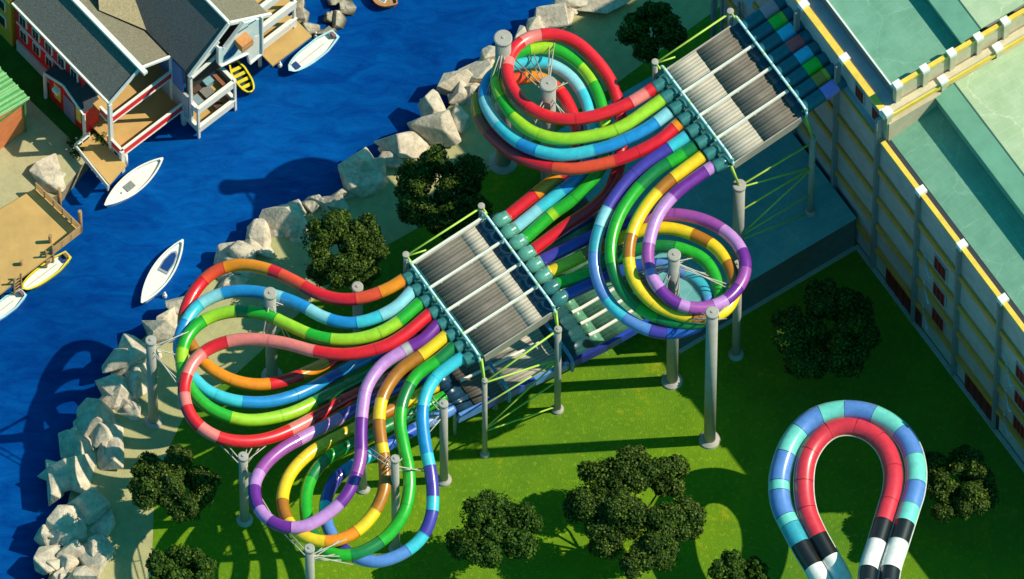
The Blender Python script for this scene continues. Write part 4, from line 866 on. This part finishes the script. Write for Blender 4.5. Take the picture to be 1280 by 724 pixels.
WB = M('white_boat', (0.80, 0.79, 0.75), .4, .06, 2); YB = M('yellow_boat', (0.75, 0.62, 0.03), .4, .1, 2); BB = M('pale_blue_boat', (0.42, 0.68, 0.78), .4, .1, 2); OB = M('orange_boat', (0.55, 0.2, 0.06), .5, .2, 2); BLK = M('dark_bilge', (0.02, 0.05, 0.09), .6, .1)
TR_ = M('wood_rim', (0.5, 0.36, 0.2), .6, .15, 3)
boat(131, 260, 204, 201, 1.75, 'white boat with a grey hatch moored below the red house porch', WB, WB, None, 'hatch', False)
boat(177, 382, 229, 303, 1.75, 'white boat with a blue cockpit alone in the middle of the river', WB, WB, WB, 'cockpit', False)
boat(86, 321, 28, 365, 1.35, 'yellow-edged dinghy with white cover by the wooden deck', YB, WB, YB, bench=.12)
boat(30, 368, -22, 408, 1.35, 'pale blue dinghy cut by the left edge below the wooden deck', BB, WB, BB)
boat(420, 45, 361, 92, 1.55, 'pale blue boat with white cover below the white terraces', BB, WB, BB)
boat(291, 80, 315, 119, 1.3, 'small yellow rowing boat with benches beside the white balcony', YB, BLK, YB, 'open')
boat(462, -8, 497, 8, 1.5, 'orange wooden boat cut by the top edge', OB, M('brown_deck', (0.4, 0.22, 0.1), .7, .2), OB, 'hatch', False)
for (u, v), lb in zip(((350, 83), (395, 46), (153, 246), (206, 371), (3, 366)), ('white mooring buoy left of the pale blue boat', 'white mooring buoy at the pale stones behind the pale blue boat', 'small white buoy touching the boat with the grey hatch', 'small buoy at the side of the boat with blue cockpit', 'white buoy by the wooden deck at the left edge')):
    c = at(u, v, WZ); t = thing('buoy', lb, 'buoy', c, 'mooring buoys')
    m = MB(); m.lathe(c, [(.005, -.2), (.16, -.1), (.2, .15), (.14, .4), (.005, .48)], 12); m.build('float', WB, t)
    m = MB(); m.lathe(c + Z * .44, [(.06, 0), (.05, .25), (.09, .27), (.005, .34)], 8); m.build('ring_post', WHITEP, t)
# ================================================================== the village on the left bank
A2 = Vector((.6545, -.756, 0)); B2 = Vector((.756, .6545, 0))
def shingle(name, c):
    m = M(name, c, .95, .25, 6, .6, 14, .15, detail=8); return m
SHIN = shingle('grey_shingles', (0.145, 0.145, 0.135)); SHIN_LIT = shingle('sunlit_shingles', (0.21, 0.185, 0.135)); NAVR = shingle('navy_shingles', (0.05, 0.06, 0.075))  # brown copy is the grey roof with sunlight painted into its colour
REDH = M('red_boards', (0.72, 0.012, 0.018), .6, .12, 3); WT = M('white_trim', (0.78, 0.76, 0.72), .6, .06, 2)
TAN = M('tan_planks', (0.55, 0.34, 0.12), .75, .12, .5); BRN = M('brown_timber', (0.42, 0.25, 0.11), .8, .2, 2, .3)
N, Lk, b = nodes_of(TAN)
tc = [n for n in N if n.type == 'TEX_COORD'][0]; wv = N.new('ShaderNodeTexWave'); wv.inputs['Scale'].default_value = 2.2; wv.inputs['Distortion'].default_value = .3; wv.bands_direction = 'X'
mp = N.new('ShaderNodeMapping'); mp.inputs['Rotation'].default_value = (0, 0, -math.atan2(B2.y, B2.x)); Lk.new(tc.outputs['Object'], mp.inputs[0]); Lk.new(mp.outputs[0], wv.inputs['Vector'])
cr = N.new('ShaderNodeValToRGB'); cr.color_ramp.elements[0].color = (.55, .5, .45, 1); cr.color_ramp.elements[1].color = (1, 1, 1, 1); cr.color_ramp.elements[1].position = .18; Lk.new(wv.outputs[0], cr.inputs[0])
mx_ = N.new('ShaderNodeMix'); mx_.data_type = 'RGBA'; mx_.blend_type = 'MULTIPLY'; mx_.inputs[0].default_value = .5
rp_ = [n for n in N if n.type == 'VALTORGB' and n is not cr and n.name != cr.name][0]; Lk.new(rp_.outputs[0], mx_.inputs[6]); Lk.new(cr.outputs[0], mx_.inputs[7]); Lk.new(mx_.outputs[2], b.inputs['Base Color'])
GLASS = M('window_glass', (0.02, 0.025, 0.04), .12, .1, 1, spec=.6)
BLUEW = M('blue_boards', (0.10, 0.24, 0.50), .6, .12, 3); GREYW = M('grey_boards', (0.40, 0.43, 0.47), .7, .1, 3)
def fr(O): return lambda a, b_, z=0.0: Vector((O.x, O.y, 0)) + A2 * a + B2 * b_ + Z * z
def quadroof(t, pts, mat, th=.14, name='roof'):
    m = MB(); m.prism([Vector(p) for p in pts], th); return m.build(name, mat, t)
def railing(t, p, q, h, mat, rails=2, name='railing', posts=3, solid=None, wd=.08):
    m = MB(); p = Vector(p); q = Vector(q)
    for i in range(rails): m.beam(p + Z * (h * (i + 1) / rails), q + Z * (h * (i + 1) / rails), wd + .02, .1)
    for i in range(posts):
        x = p + (q - p) * (i / (posts - 1)); m.beam(x, x + Z * (h + .02), wd, wd, up=(q - p).normalized())
    if solid:
        d = (q - p).normalized(); m.beam(p + Z * h * .5 + d * .02, q + Z * h * .5 - d * .02, wd * .5, h * .7)
    return m.build(name, mat, t)
# ---- red house
ZE = 8.0
RL = at(137, 130, ZE); RR = at(213, 70, ZE); f = fr(RL); Wd = (Vector((RR.x, RR.y, 0)) - Vector((RL.x, RL.y, 0))).length
Ln = 11.7; RISE = 1.9
rh = thing('red_house', 'red boarded house with grey shingle roof and open porch over the water', 'house', f(-3, 3, GZ))
quadroof(rh, [f(0, 0, ZE), f(0, Wd / 2, ZE + RISE), f(-Ln, Wd / 2, ZE + RISE), f(-Ln, 0, ZE)], SHIN)
quadroof(rh, [f(0, Wd / 2 + .01, ZE + RISE), f(0, Wd, ZE), f(-Ln, Wd, ZE), f(-Ln, Wd / 2 + .01, ZE + RISE)], SHIN_LIT)
m = MB(); m.beam(f(.7, Wd / 2, ZE + RISE + .28), f(-Ln, Wd / 2, ZE + RISE + .28), .38, .34); m.build('ridge_beam', WT, rh)
for p, q in ((f(0.02, -.05, ZE + .1), f(.02, Wd / 2 - .1, ZE + RISE + .1)), (f(.02, Wd / 2 + .1, ZE + RISE + .1), f(.02, Wd + .05, ZE + .1)), (f(0, -.06, ZE + .1), f(-Ln, -.06, ZE + .1))):
    m = MB(); m.beam(p, q, .16, .26); m.build('barge_board', WT, rh)
back = -3.6
m = MB(); m.prism([f(back, .15, .6), f(-Ln + .1, .15, .6), f(-Ln + .1, Wd - .35, .6), f(back, Wd - .35, .6)], ZE - .75); m.build('wall', REDH, rh)
m = MB(); m.prism([f(back, .4, ZE - .1), f(back, Wd - .4, ZE - .1), f(back, Wd / 2, ZE + RISE - .2)], .15, 0, -A2); m.build('gable_infill', M('tan_boards', (0.6, 0.36, 0.1), .7, .1), rh)
m = MB(); m.beam(f(back + .1, .07, 1.3), f(-Ln + .2, .07, 1.3), .16, 1.6); m.build('plinth', M('pale_plinth', (0.45, 0.42, 0.42), .8), rh)
for i in range(5):                                    # two rows of sash windows
    for z in (3.3, 5.75):
        a = -Ln + 1.1 + i * 1.55
        if a > -5.2 and z < 5: continue
        m = MB(); m.box(f(a, .10), A2, B2, .43, .06, z, z + 1.5); w_ = m.build('window', WT, rh)
        for s in (-.22, .22):
            m = MB(); m.box(f(a + s * .84, .025), A2, B2, .15, .02, z + .12, z + .7); m.box(f(a + s * .84, .025), A2, B2, .15, .02, z + .8, z + 1.38); m.build('pane', GLASS, w_)
m = MB(); m.beam(f(back, .1, 5.15), f(-Ln + .2, .1, 5.15), .08, .14); m.build('trim_board', WT, rh)
# porch
ZD = 1.0; zb2 = 4.7
dk = [f(back, -.05, ZD - .2), f(1.3, -.05, ZD - .2), f(1.3, Wd, ZD - .2), f(back, Wd, ZD - .2)]
m = MB(); m.prism(dk, .2); m.build('porch_floor', TAN, rh)
m = MB(); m.prism([f(back, .1, zb2 - .2), f(-.05, .1, zb2 - .2), f(-.05, Wd - .1, zb2 - .2), f(back, Wd - .1, zb2 - .2)], .2); m.build('balcony_floor', TAN, rh)
def redrail(p, q):
    m = MB(); m.beam(Vector(p) + Z * .62, Vector(q) + Z * .62, .12, .86); rl = m.build('railing', M('bright_red_rail', (0.85, 0.015, 0.008), .5, .08), rh)
    m = MB(); m.beam(Vector(p) + Z * 1.12, Vector(q) + Z * 1.12, .2, .14); m.build('top_rail', WT, rl)
    m = MB(); m.beam(Vector(p) + Z * .1, Vector(q) + Z * .1, .2, .16); m.build('bottom_rail', WT, rl)
redrail(f(.05, .1, zb2), f(.05, Wd - .1, zb2)); redrail(f(.05, .0, zb2), f(-1.2, .0, zb2))
redrail(f(1.3, .1, ZD), f(1.3, Wd, ZD)); redrail(f(1.25, -.0, ZD), f(-.4, -.0, ZD)); redrail(f(1.2, Wd, ZD), f(-.6, Wd, ZD))
for a, b_ in ((.0, .0), (.0, Wd), (1.3, 0.0), (1.3, Wd)):
    hz = ZE if a < 1 else ZD + .9
    m = MB(); m.beam(f(a, b_, WZ - .3), f(a, b_, hz), .3, .3, up=A2); m.build('porch_post', WT, rh)
for b_ in (.4, Wd - .7):
    m = MB(); m.beam(f(back + .1, b_, ZD), f(back + .1, b_, zb2 - .2), .28, .28, up=A2); m.build('porch_post', GREYW, rh)
# annex with small gable facing the yard
an0 = at(104, 143, 4.5); an1 = at(55, 92, 4.5); g = lambda k, b_, z: Vector((an0.x, an0.y, 0)) + (Vector((an1.x - an0.x, an1.y - an0.y, 0))) * k + B2 * b_ + Z * z
ax_ = thing('entrance_annex', 'small red entrance annex with navy roof and yellow shutters on the red house', 'annex', g(.5, .8, GZ))
for k0, z0, k1, z1 in ((0, 4.5, .5, 5.9), (.5, 5.9, 1, 4.5)):
    quadroof(ax_, [g(k0, 0, z0), g(k1, 0, z1), g(k1, 1.75, z1), g(k0, 1.75, z0)], NAVR, .12)
    m = MB(); m.beam(g(k0, -.03, z0 + .06), g(k1, -.03, z1 + .06), .12, .2); m.build('barge_board', WT, ax_)
m = MB(); m.prism([g(.03, .35, GZ), g(.97, .35, GZ), g(.97, .35, 4.45), g(.5, .35, 5.75), g(.03, .35, 4.45)], 1.3, 0, B2); m.build('wall', REDH, ax_)
for k0, k1, mt, z0, z1, nm in ((.14, .26, YEL, 1.6, 3.9, 'shutter'), (.30, .58, M('grey_door', (0.22, 0.2, 0.3), .6), .4, 3.6, 'door'), (.66, .82, YEL, 1.6, 3.9, 'shutter')):
    m = MB(); m.prism([g(k0, .33, z0), g(k1, .33, z0), g(k1, .33, z1), g(k0, .33, z1)], .08, 0, -B2); m.build(nm, mt, ax_)
for k in (.0, 1.0):
    m = MB(); m.beam(g(k, .06, GZ - .3), g(k, .06, 4.45), .2, .2, up=A2); m.build('porch_post', WT, ax_)
m = MB(); q = g(.6, -.35, 4.6); m.box(q, A2, B2, .3, .18, 4.5, 5.0); m.build('lantern', M('cream_lantern', (0.8, 0.72, 0.55), .6), ax_)
# ---- yellow house behind
yh = thing('yellow_house', 'ochre house at the top left corner next to the red house', 'house', f(-Ln - 3, 3, GZ))
m = MB(); m.prism([f(-Ln - .3, .0, .3), f(-Ln - 9, .0, .3), f(-Ln - 9, 5.5, .3), f(-Ln - .3, 5.5, .3)], 7.6); m.build('wall', M('ochre_boards', (0.55, 0.33, 0.03), .7, .12, 3), yh)
quadroof(yh, [f(-Ln - .2, -.3, 7.95), f(-Ln - .2, 2.8, 9.6), f(-Ln - 9, 2.8, 9.6), f(-Ln - 9, -.3, 7.95)], shingle('olive_shingles', (0.16, 0.15, 0.03)))
quadroof(yh, [f(-Ln - .2, 2.81, 9.6), f(-Ln - .2, 5.8, 7.95), f(-Ln - 9, 5.8, 7.95), f(-Ln - 9, 2.81, 9.6)], SHIN_LIT)
for i in range(3):
    for z in (2.6, 5.3):
        m = MB(); m.box(f(-Ln - 1.4 - i * 1.7, -.04), A2, B2, .5, .06, z, z + 1.5); w_ = m.build('window', WT, yh)
        m = MB(); m.box(f(-Ln - 1.4 - i * 1.7, -.12), A2, B2, .4, .02, z + .1, z + 1.4); m.build('pane', GLASS, w_)
# ---- cross gable between the roofs
cgv = thing('hip_roof_block', 'tan hipped roof block between the two long grey roofs', 'building', f(-5.5, Wd + .2, GZ))
P_ = lambda u, v, z: at(u, v, z)
cg = [P_(124, 13, 9.55), P_(190, 41, 8.25), P_(187, -6, 9.0), P_(180, -40, 9.6), P_(120, -40, 11.0)]
m = MB(); m.prism(cg, .06); m.build('roof', shingle('tan_shingles', (0.34, 0.28, 0.17)), cgv)
# ---- blue-grey house with the gable over the water
ZB = 8.3
BL_ = at(237, 95, ZB); BRt = at(332, 15, ZB); h = fr(BL_); W2 = (Vector((BRt.x - BL_.x, BRt.y - BL_.y, 0))).length; R2 = 3.7; L2 = 13
bh = thing('blue_grey_house', 'blue and white boathouse with steep grey roof and a mural on its gable', 'house', h(-3, 4, GZ))
quadroof(bh, [h(0, 0, ZB), h(0, W2 / 2, ZB + R2), h(-L2, W2 / 2, ZB + R2), h(-L2, 0, ZB)], M('slate_shingles', (0.115, 0.12, 0.125), .95, .2, 6, .5, 14, .15))
quadroof(bh, [h(0, W2 / 2 + .01, ZB + R2), h(0, W2, ZB), h(-L2, W2, ZB), h(-L2, W2 / 2 + .01, ZB + R2)], SHIN_LIT)  # sunlight painted in: lighter copy on the slope facing the sun
for p, q in ((h(.06, -.1, ZB + .1), h(.06, W2 / 2, ZB + R2 + .1)), (h(.06, W2 / 2, ZB + R2 + .1), h(.06, W2 + .1, ZB + .1)), (h(0, W2 / 2, ZB + R2 + .2), h(-L2, W2 / 2, ZB + R2 + .2))):
    m = MB(); m.beam(p, q, .22, .3); m.build('barge_board', WT, bh)
m = MB(); m.prism([h(-3.2, .2, -.2), h(-L2, .2, -.2), h(-L2, W2 - .2, -.2), h(-3.2, W2 - .2, -.2)], ZB - .1); m.build('wall', BLUEW, bh)
m = MB(); m.prism([h(-.7, .3, ZB - 4.1), h(-.7, W2 - .3, ZB - 4.1), h(-.7, W2 - .3, ZB - .1), h(-.7, W2 / 2, ZB + R2 - .3), h(-.7, .3, ZB - .1)], .18, 0, -A2); m.build('gable_infill', M('gable_opening_shade', (0.035, 0.032, 0.022), .8), bh)  # near-black sheet paints the shade of the opening under the gable
# mural wall on the right half
LBW = M('pale_blue_mural', (0.48, 0.68, 0.74), .7, .35, .9, col2=(0.70, 0.76, 0.74))
def onface(u, v, o=.25):
    """the point of the gable's front plane seen at a photograph pixel"""
    p = at(u, v, 0); d = (p - CL).normalized(); q = h(o, 0, 0); t = (q - p).dot(A2) / d.dot(A2); return p + d * t
mp_ = [(304.4, 27.4), (326.8, 20.7), (327.5, 66), (311.9, 79), (309, 66.5), (294.5, 73), (276, 82), (272.5, 79), (272.5, 58), (280.4, 59)]
m = MB(); m.prism([onface(*p) for p in mp_], .18, 0, A2); m.build('mural_wall', LBW, bh)
for p, q in ((mp_[8], mp_[7]), (mp_[6], mp_[5]), (mp_[5], mp_[4]), (mp_[4], mp_[3]), (mp_[3], mp_[2]), (mp_[2], mp_[1]), (mp_[9], mp_[0]), (mp_[6], mp_[7])):
    m = MB(); m.beam(onface(*p, .44), onface(*q, .44), .12, .3, up=A2); m.build('mural_frame', WT, bh)
m = MB(); m.prism([onface(*p, .44) for p in ((279, 76), (280, 70), (289, 61), (297, 50), (300, 58), (294, 67), (286, 73))], .02, 0, A2); m.build('painted_wave', M('mural_blue', (0.03, 0.16, 0.36), .7, .4, 2), bh)
m = MB(); m.prism([onface(*p, .44) for p in ((298, 66), (308, 60), (318, 46), (324, 44), (324, 62), (313, 72), (309, 64))], .02, 0, A2); m.build('painted_cloud', M('mural_cream', (0.78, 0.76, 0.70), .7, .08, 2), bh)
for k_, (p, q) in enumerate((((296, 42), (310, 33)), ((311, 31), (320, 25)))):
    m = MB(); m.beam(onface(*p, .46), onface(*q, .46), .12, .04, up=A2); m.build('painted_stroke', M('mural_dark', (0.03, 0.10, 0.14), .7), bh)
cc = onface(305, 53, .9); m = MB(); m.box((cc.x, cc.y), A2, B2, .45, .55, cc.z - .5, cc.z + .5); ch = m.build('chest_sign', M('orange_crate', (0.62, 0.26, 0.09), .7, .15, 3), bh)
m = MB(); m.box((cc.x, cc.y), A2, B2, .49, .59, cc.z - .1, cc.z + .05); m.build('band', BRN, ch)
for p, q in (((241, 91), (262, 66)), ((262, 66), (273, 52)), ((240, 97), (273, 68))):
    m = MB(); m.beam(onface(*p, .1), onface(*q, .1), .14, .25, up=A2); m.build('lattice_bar', WT, bh)
m = MB(); m.beam(h(-.1, .15, .5), h(-.1, .15, ZB), .22, .22, up=A2); m.build('corner_post', WT, bh)
m = MB(); m.box(h(-2.2, .12), A2, B2, 1.2, .1, 4.2, 7.9); m.build('blue_panel', M('bright_blue_boards', (0.07, 0.20, 0.52), .6, .1, 3), bh)
m = MB(); m.box(h(-2.2, .10), A2, B2, 1.9, .1, .4, 4.1); m.build('grey_panel', GREYW, bh)
# ---- two-level white balcony
Q0 = at(247.5, 135, 3.5); e = fr(Q0)
bt = thing('white_balcony', 'two-level white balcony full of clutter projecting over the water', 'balcony', e(-1, 1.6, WZ), None)
WBx, DBx = 3.75, 2.0
for zf_, nm in ((2.4, 'balcony_floor'), (-.7, 'balcony_floor')):
    m = MB(); m.prism([e(-.05, .05, zf_ - .2), e(-.05, WBx - .05, zf_ - .2), e(-DBx, WBx - .05, zf_ - .2), e(-DBx, .05, zf_ - .2)], .2); m.build(nm, TAN, bt)
    for p, q in ((e(0, 0, zf_), e(0, WBx, zf_)), (e(0, 0, zf_), e(-DBx, 0, zf_)), (e(0, WBx, zf_), e(-DBx, WBx, zf_))):
        m = MB(); m.beam(Vector(p) + Z * .45, Vector(q) + Z * .45, .12, .9); m.beam(Vector(p) + Z * .98, Vector(q) + Z * .98, .3, .14); m.build('railing', WT, bt)
for a, b_ in ((0, 0), (0, WBx), (-DBx, 0), (-DBx, WBx)):
    m = MB(); m.beam(e(a, b_, WZ), e(a, b_, 3.55), .2, .2, up=A2); m.build('corner_post', WT, bt)
GRM = M('grey_slate_sheet', (0.22, 0.28, 0.32), .5, .1); DKB = M('dark_wood', (0.09, 0.045, 0.03), .7, .2, 3); RBW = M('red_brown_wood', (0.28, 0.1, 0.05), .7, .2, 3)
def clutter(name, lb, cat, a, b_, z, sx, sy, hz, mt, top=None, legs=False):
    t = thing(name, lb, cat, e(a, b_, z), 'clutter on the white balcony')
    m = MB()
    if legs:
        for i in (-1, 1):
            for j in (-1, 1): m.beam(e(a + i * sx * .8, b_ + j * sy * .8, z), e(a + i * sx * .8, b_ + j * sy * .8, z + hz - .1), .08, .08, up=A2)
        m.build('legs', DKB, t); m = MB(); m.box(e(a, b_), A2, B2, sx, sy, z + hz - .1, z + hz); m.build('top', mt, t)
    else:
        m.box(e(a, b_), A2, B2, sx, sy, z, z + hz * .8); m.build('body', mt, t); m = MB(); m.box(e(a, b_), A2, B2, sx + .05, sy + .05, z + hz * .8, z + hz); m.build('lid', top or mt, t)
clutter('table', 'grey slate-topped table at the left end of the upper balcony', 'table', -.65, .5, 2.4, .5, .38, .8, GRM, legs=True)
clutter('crate', 'dark crate with grey lid in the middle of the upper balcony', 'crate', -.9, 1.7, 2.4, .4, .4, .5, DKB, M('mid_grey_lid', (0.2, 0.19, 0.18), .6))
clutter('bench', 'red-brown bench along the right end of the upper balcony', 'bench', -1.0, 3.2, 2.4, .7, .28, .55, RBW, legs=True)
clutter('chair', 'dark brown seat at the back of the upper balcony', 'chair', -1.65, 1.2, 2.4, .28, .4, .55, DKB, legs=True)
clutter('chest', 'pale blue chest tilted on the upper balcony', 'chest', -1.6, 2.3, 2.4, .38, .32, .75, M('pale_blue_chest', (0.2, 0.36, 0.42), .5, .2, 3))
clutter('crate', 'small dark crate on the lower balcony', 'crate', -.6, 2.6, -.7, .35, .3, .5, RBW, DKB)
# ---- white terraces with jetty
K0 = at(327, 70, .8); kf = fr(K0)
wt = thing('white_terraces', 'three stepped white terraces above the plank jetty', 'building', kf(-2, 2, WZ))
for i, (z, b0) in enumerate(((1.15, .0), (4.0, .0), (7.3, .0))):
    a = -.25
    m = MB(); m.prism([kf(a, 0, z - .2), kf(a, 3.8, z - .2), kf(a - 3.5, 3.8, z - .2), kf(a - 3.5, 0, z - .2)], .2); m.build('terrace_floor', TAN, wt)
    m = MB(); m.beam(kf(a, 0, z + .5), kf(a, 3.8, z + .5), .16, 1.1); m.beam(kf(a, 0, z + 1.08), kf(a, 3.8, z + 1.08), .35, .12); m.build('railing', WT, wt)
    m = MB(); m.beam(kf(a, .05, z + .5), kf(a - 3, .05, z + .5), .12, 1.0); m.build('railing', WT, wt)
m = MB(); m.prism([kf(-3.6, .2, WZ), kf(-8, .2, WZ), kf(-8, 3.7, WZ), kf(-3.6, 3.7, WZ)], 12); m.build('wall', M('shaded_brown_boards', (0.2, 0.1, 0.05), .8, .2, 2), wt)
for b_ in (.1, 3.7):
    m = MB(); m.beam(kf(-.35, b_, WZ), kf(-.35, b_, 8.2), .22, .22, up=A2); m.build('corner_post', WT, wt)
m = MB(); m.prism([kf(-1.3, .15, .4), kf(1.15, .15, .4), kf(1.15, 4.2, .4), kf(-1.3, 4.2, .4)], .22); jt = m.build('jetty', TAN)
tag(jt, 'tan plank jetty below the white terraces', 'jetty')
# pale stone ring
for i, (u, v, wd, ht) in enumerate([(374, 24, 22, 26), (385, 36, 26, 18), (404, 38, 30, 16), (421, 26, 20, 24), (412, 22, 16, 16), (430, 10, 24, 22), (419, 0, 18, 18), (374, 4, 14, 24)]):
    o = rock_mesh(at(u, v, WZ + .3), wd / 32 * 1.45, ht / 32 * 1.35, .8, 700 + i, 'stone')
    tag(o, ['pale stone at the left of the stone ring', 'pale stone touching the jetty corner', 'flat pale stone nearest the pale blue boat', 'pale stone at the lower right of the ring', 'small inner stone of the ring', 'large pale stone at the right of the ring', 'pale stone at the top edge, right side of the ring', 'narrow stone under the white terrace, top of the ring'][i], 'rock', 'pale stones in a ring by the jetty')
# ---- white ramp railing, decks
r0 = at(112, 180, .7); r1 = at(150, 200, .7)
dkA = thing('ramp_deck', 'small tan deck with white rail left of the red house porch', 'deck', at(125, 195, 0))
m = MB(); m.prism([at(98, 186, .4), at(137, 232, .4), at(158, 208, .4), at(118, 168, .4)], .22); m.build('deck_floor', TAN, dkA)
railing(dkA, at(94, 187, .62), at(135, 238, .62), .9, WT, 2, posts=7, solid=True)
railing(dkA, at(94, 187, .62), at(112, 172, .62), .9, WT, 2, posts=3)
for u, v in ((135, 238), (158, 208), (96, 188)):
    m = MB(); p = at(u, v, WZ); m.rod(p, (p.x, p.y, .5), .14, 8); m.build('pile', WT, dkA)
wd_ = thing('wooden_deck', 'broad tan plank deck with brown railings at the left edge', 'deck', at(40, 290, 0))
ZK = .9
m = MB(); m.prism([at(46, 236, ZK - .25), at(102, 291, ZK - .25), at(62, 322, ZK - .25), at(-30, 392, ZK - .25), at(-60, 300, ZK - .25)], .25); m.build('deck_floor', TAN, wd_)
railing(wd_, at(45, 236, ZK), at(101, 290, ZK), 1.0, BRN, 4, posts=6)
railing(wd_, at(101, 290, ZK), at(66, 318, ZK), 1.0, BRN, 4, posts=4)
for u, v in ((101, 292), (64, 322), (28, 350), (75, 264), (0, 372)):
    m = MB(); p = at(u, v, WZ - .3); m.rod(p, (p.x, p.y, ZK + (1.1 if v < 330 else .6)), .16, 8); m.build('pile', BRN, wd_)
for u, v, lb in ((62, 318, 'brown timber ladder frame at the deck edge by the yellow dinghy'), (22, 352, 'brown timber ladder frame at the deck edge by the pale blue dinghy')):
    t = thing('ladder', lb, 'ladder', at(u, v, 0), 'boarding ladders on the wooden deck'); p = at(u, v, ZK)
    for s in (-.35, .35):
        m = MB(); m.beam(p + B2 * s - Z * 2, p + B2 * s + Z * 1.0, .12, .12, up=A2); m.build('rail', BRN, t)
    for z in (-1.4, -.9, -.4, .1, .6):
        m = MB(); m.beam(p - B2 * .35 + Z * z, p + B2 * .35 + Z * z, .08, .08); m.build('rung', BRN, t)
o = rock_mesh(at(70, 217, .5), 2.25, 1.9, 1.1, 805); tag(o, 'large smooth beige boulder between the wooden deck and the ramp', 'rock')
# ---- green-roofed hut
gh = thing('green_roof_hut', 'orange hut with green corrugated roof at the left edge', 'hut', at(0, 170, GZ))
g0 = at(37, 123, 5.9); gq = lambda a, b_, z: Vector((g0.x, g0.y, 0)) + A2 * a + B2 * b_ + Z * z
GRN = M('green_corrugated', (0.10, 0.33, 0.10), .5, .12, 2)
m = MB(); n = 60; L_ = 5.6; vs = []
for i in range(n + 1):
    a = -L_ * i / n; dz = .05 * math.sin(i * 1.35)
    vs += [gq(a, .0, 5.9 + dz), gq(a, -4.6, 7.2 + dz)]
m.add(vs, [(2 * i, 2 * i + 2, 2 * i + 3, 2 * i + 1) for i in range(n)], 0, True)
m.add([p - Z * .12 for p in vs], [(2 * i, 2 * i + 1, 2 * i + 3, 2 * i + 2) for i in range(n)]); m.build('roof', GRN, gh)
m = MB()
for i in range(8): m.beam(gq(-L_ * i / 8 - .05, .02, 6.0), gq(-L_ * i / 8 - .05, -4.6, 7.3), .1, .1)
m.build('roof_rib', M('pale_green_rib', (0.26, 0.5, 0.24), .5), gh)
m = MB(); m.prism([gq(-.35, -.35, GZ), gq(-.35, -5, GZ), gq(-5, -5, GZ), gq(-5, -.35, GZ)], 5.6); m.build('wall', M('orange_boards', (0.68, 0.20, 0.07), .7, .15, 1.5), gh)
m = MB(); m.beam(gq(-.28, -.3, 5.2), gq(-.28, -4.8, 5.2), .12, .2); m.build('trim_board', M('green_trim', (0.06, 0.2, 0.06), .6), gh)
m = MB(); m.beam(gq(-.3, -.3, GZ), gq(-.3, -.3, 5.9), .18, .18, up=A2); m.build('corner_post', M('green_trim', (0.06, 0.2, 0.06), .6), gh)
# small plants by the ramp
for i, (u, v) in enumerate(((92, 180), (98, 192), (128, 173))):
    t = thing('shrub', ['low green shrub left of the ramp rail', 'yellow-green shrub at the foot of the ramp rail', 'small shrub under the annex post'][i], 'shrub', at(u, v, GZ), 'shrubs by the ramp'); rnd = random.Random(i); m = MB(); vs = []; fs = []; c = at(u, v, GZ + .35)
    for _ in range(170):
        d = Vector((rnd.gauss(0, .22), rnd.gauss(0, .2), abs(rnd.gauss(0, .2)))); x = Vector((rnd.gauss(0, 1), rnd.gauss(0, 1), rnd.gauss(0, 1))).normalized() * .11; y = x.orthogonal().normalized() * .07; k = len(vs)
        vs += [c + d - x, c + d + y, c + d + x, c + d - y]; fs.append((k, k + 1, k + 2, k + 3))
    m.add(vs, fs); m.build('foliage', LEAF2, t, fix=False)
    m = MB(); m.rod(at(u, v, GZ), c, .06, 6); m.build('stem', BARK, t)
for o in list(COL.objects):
    for k in ('base_at', 'h'):
        if k in o: del o[k]
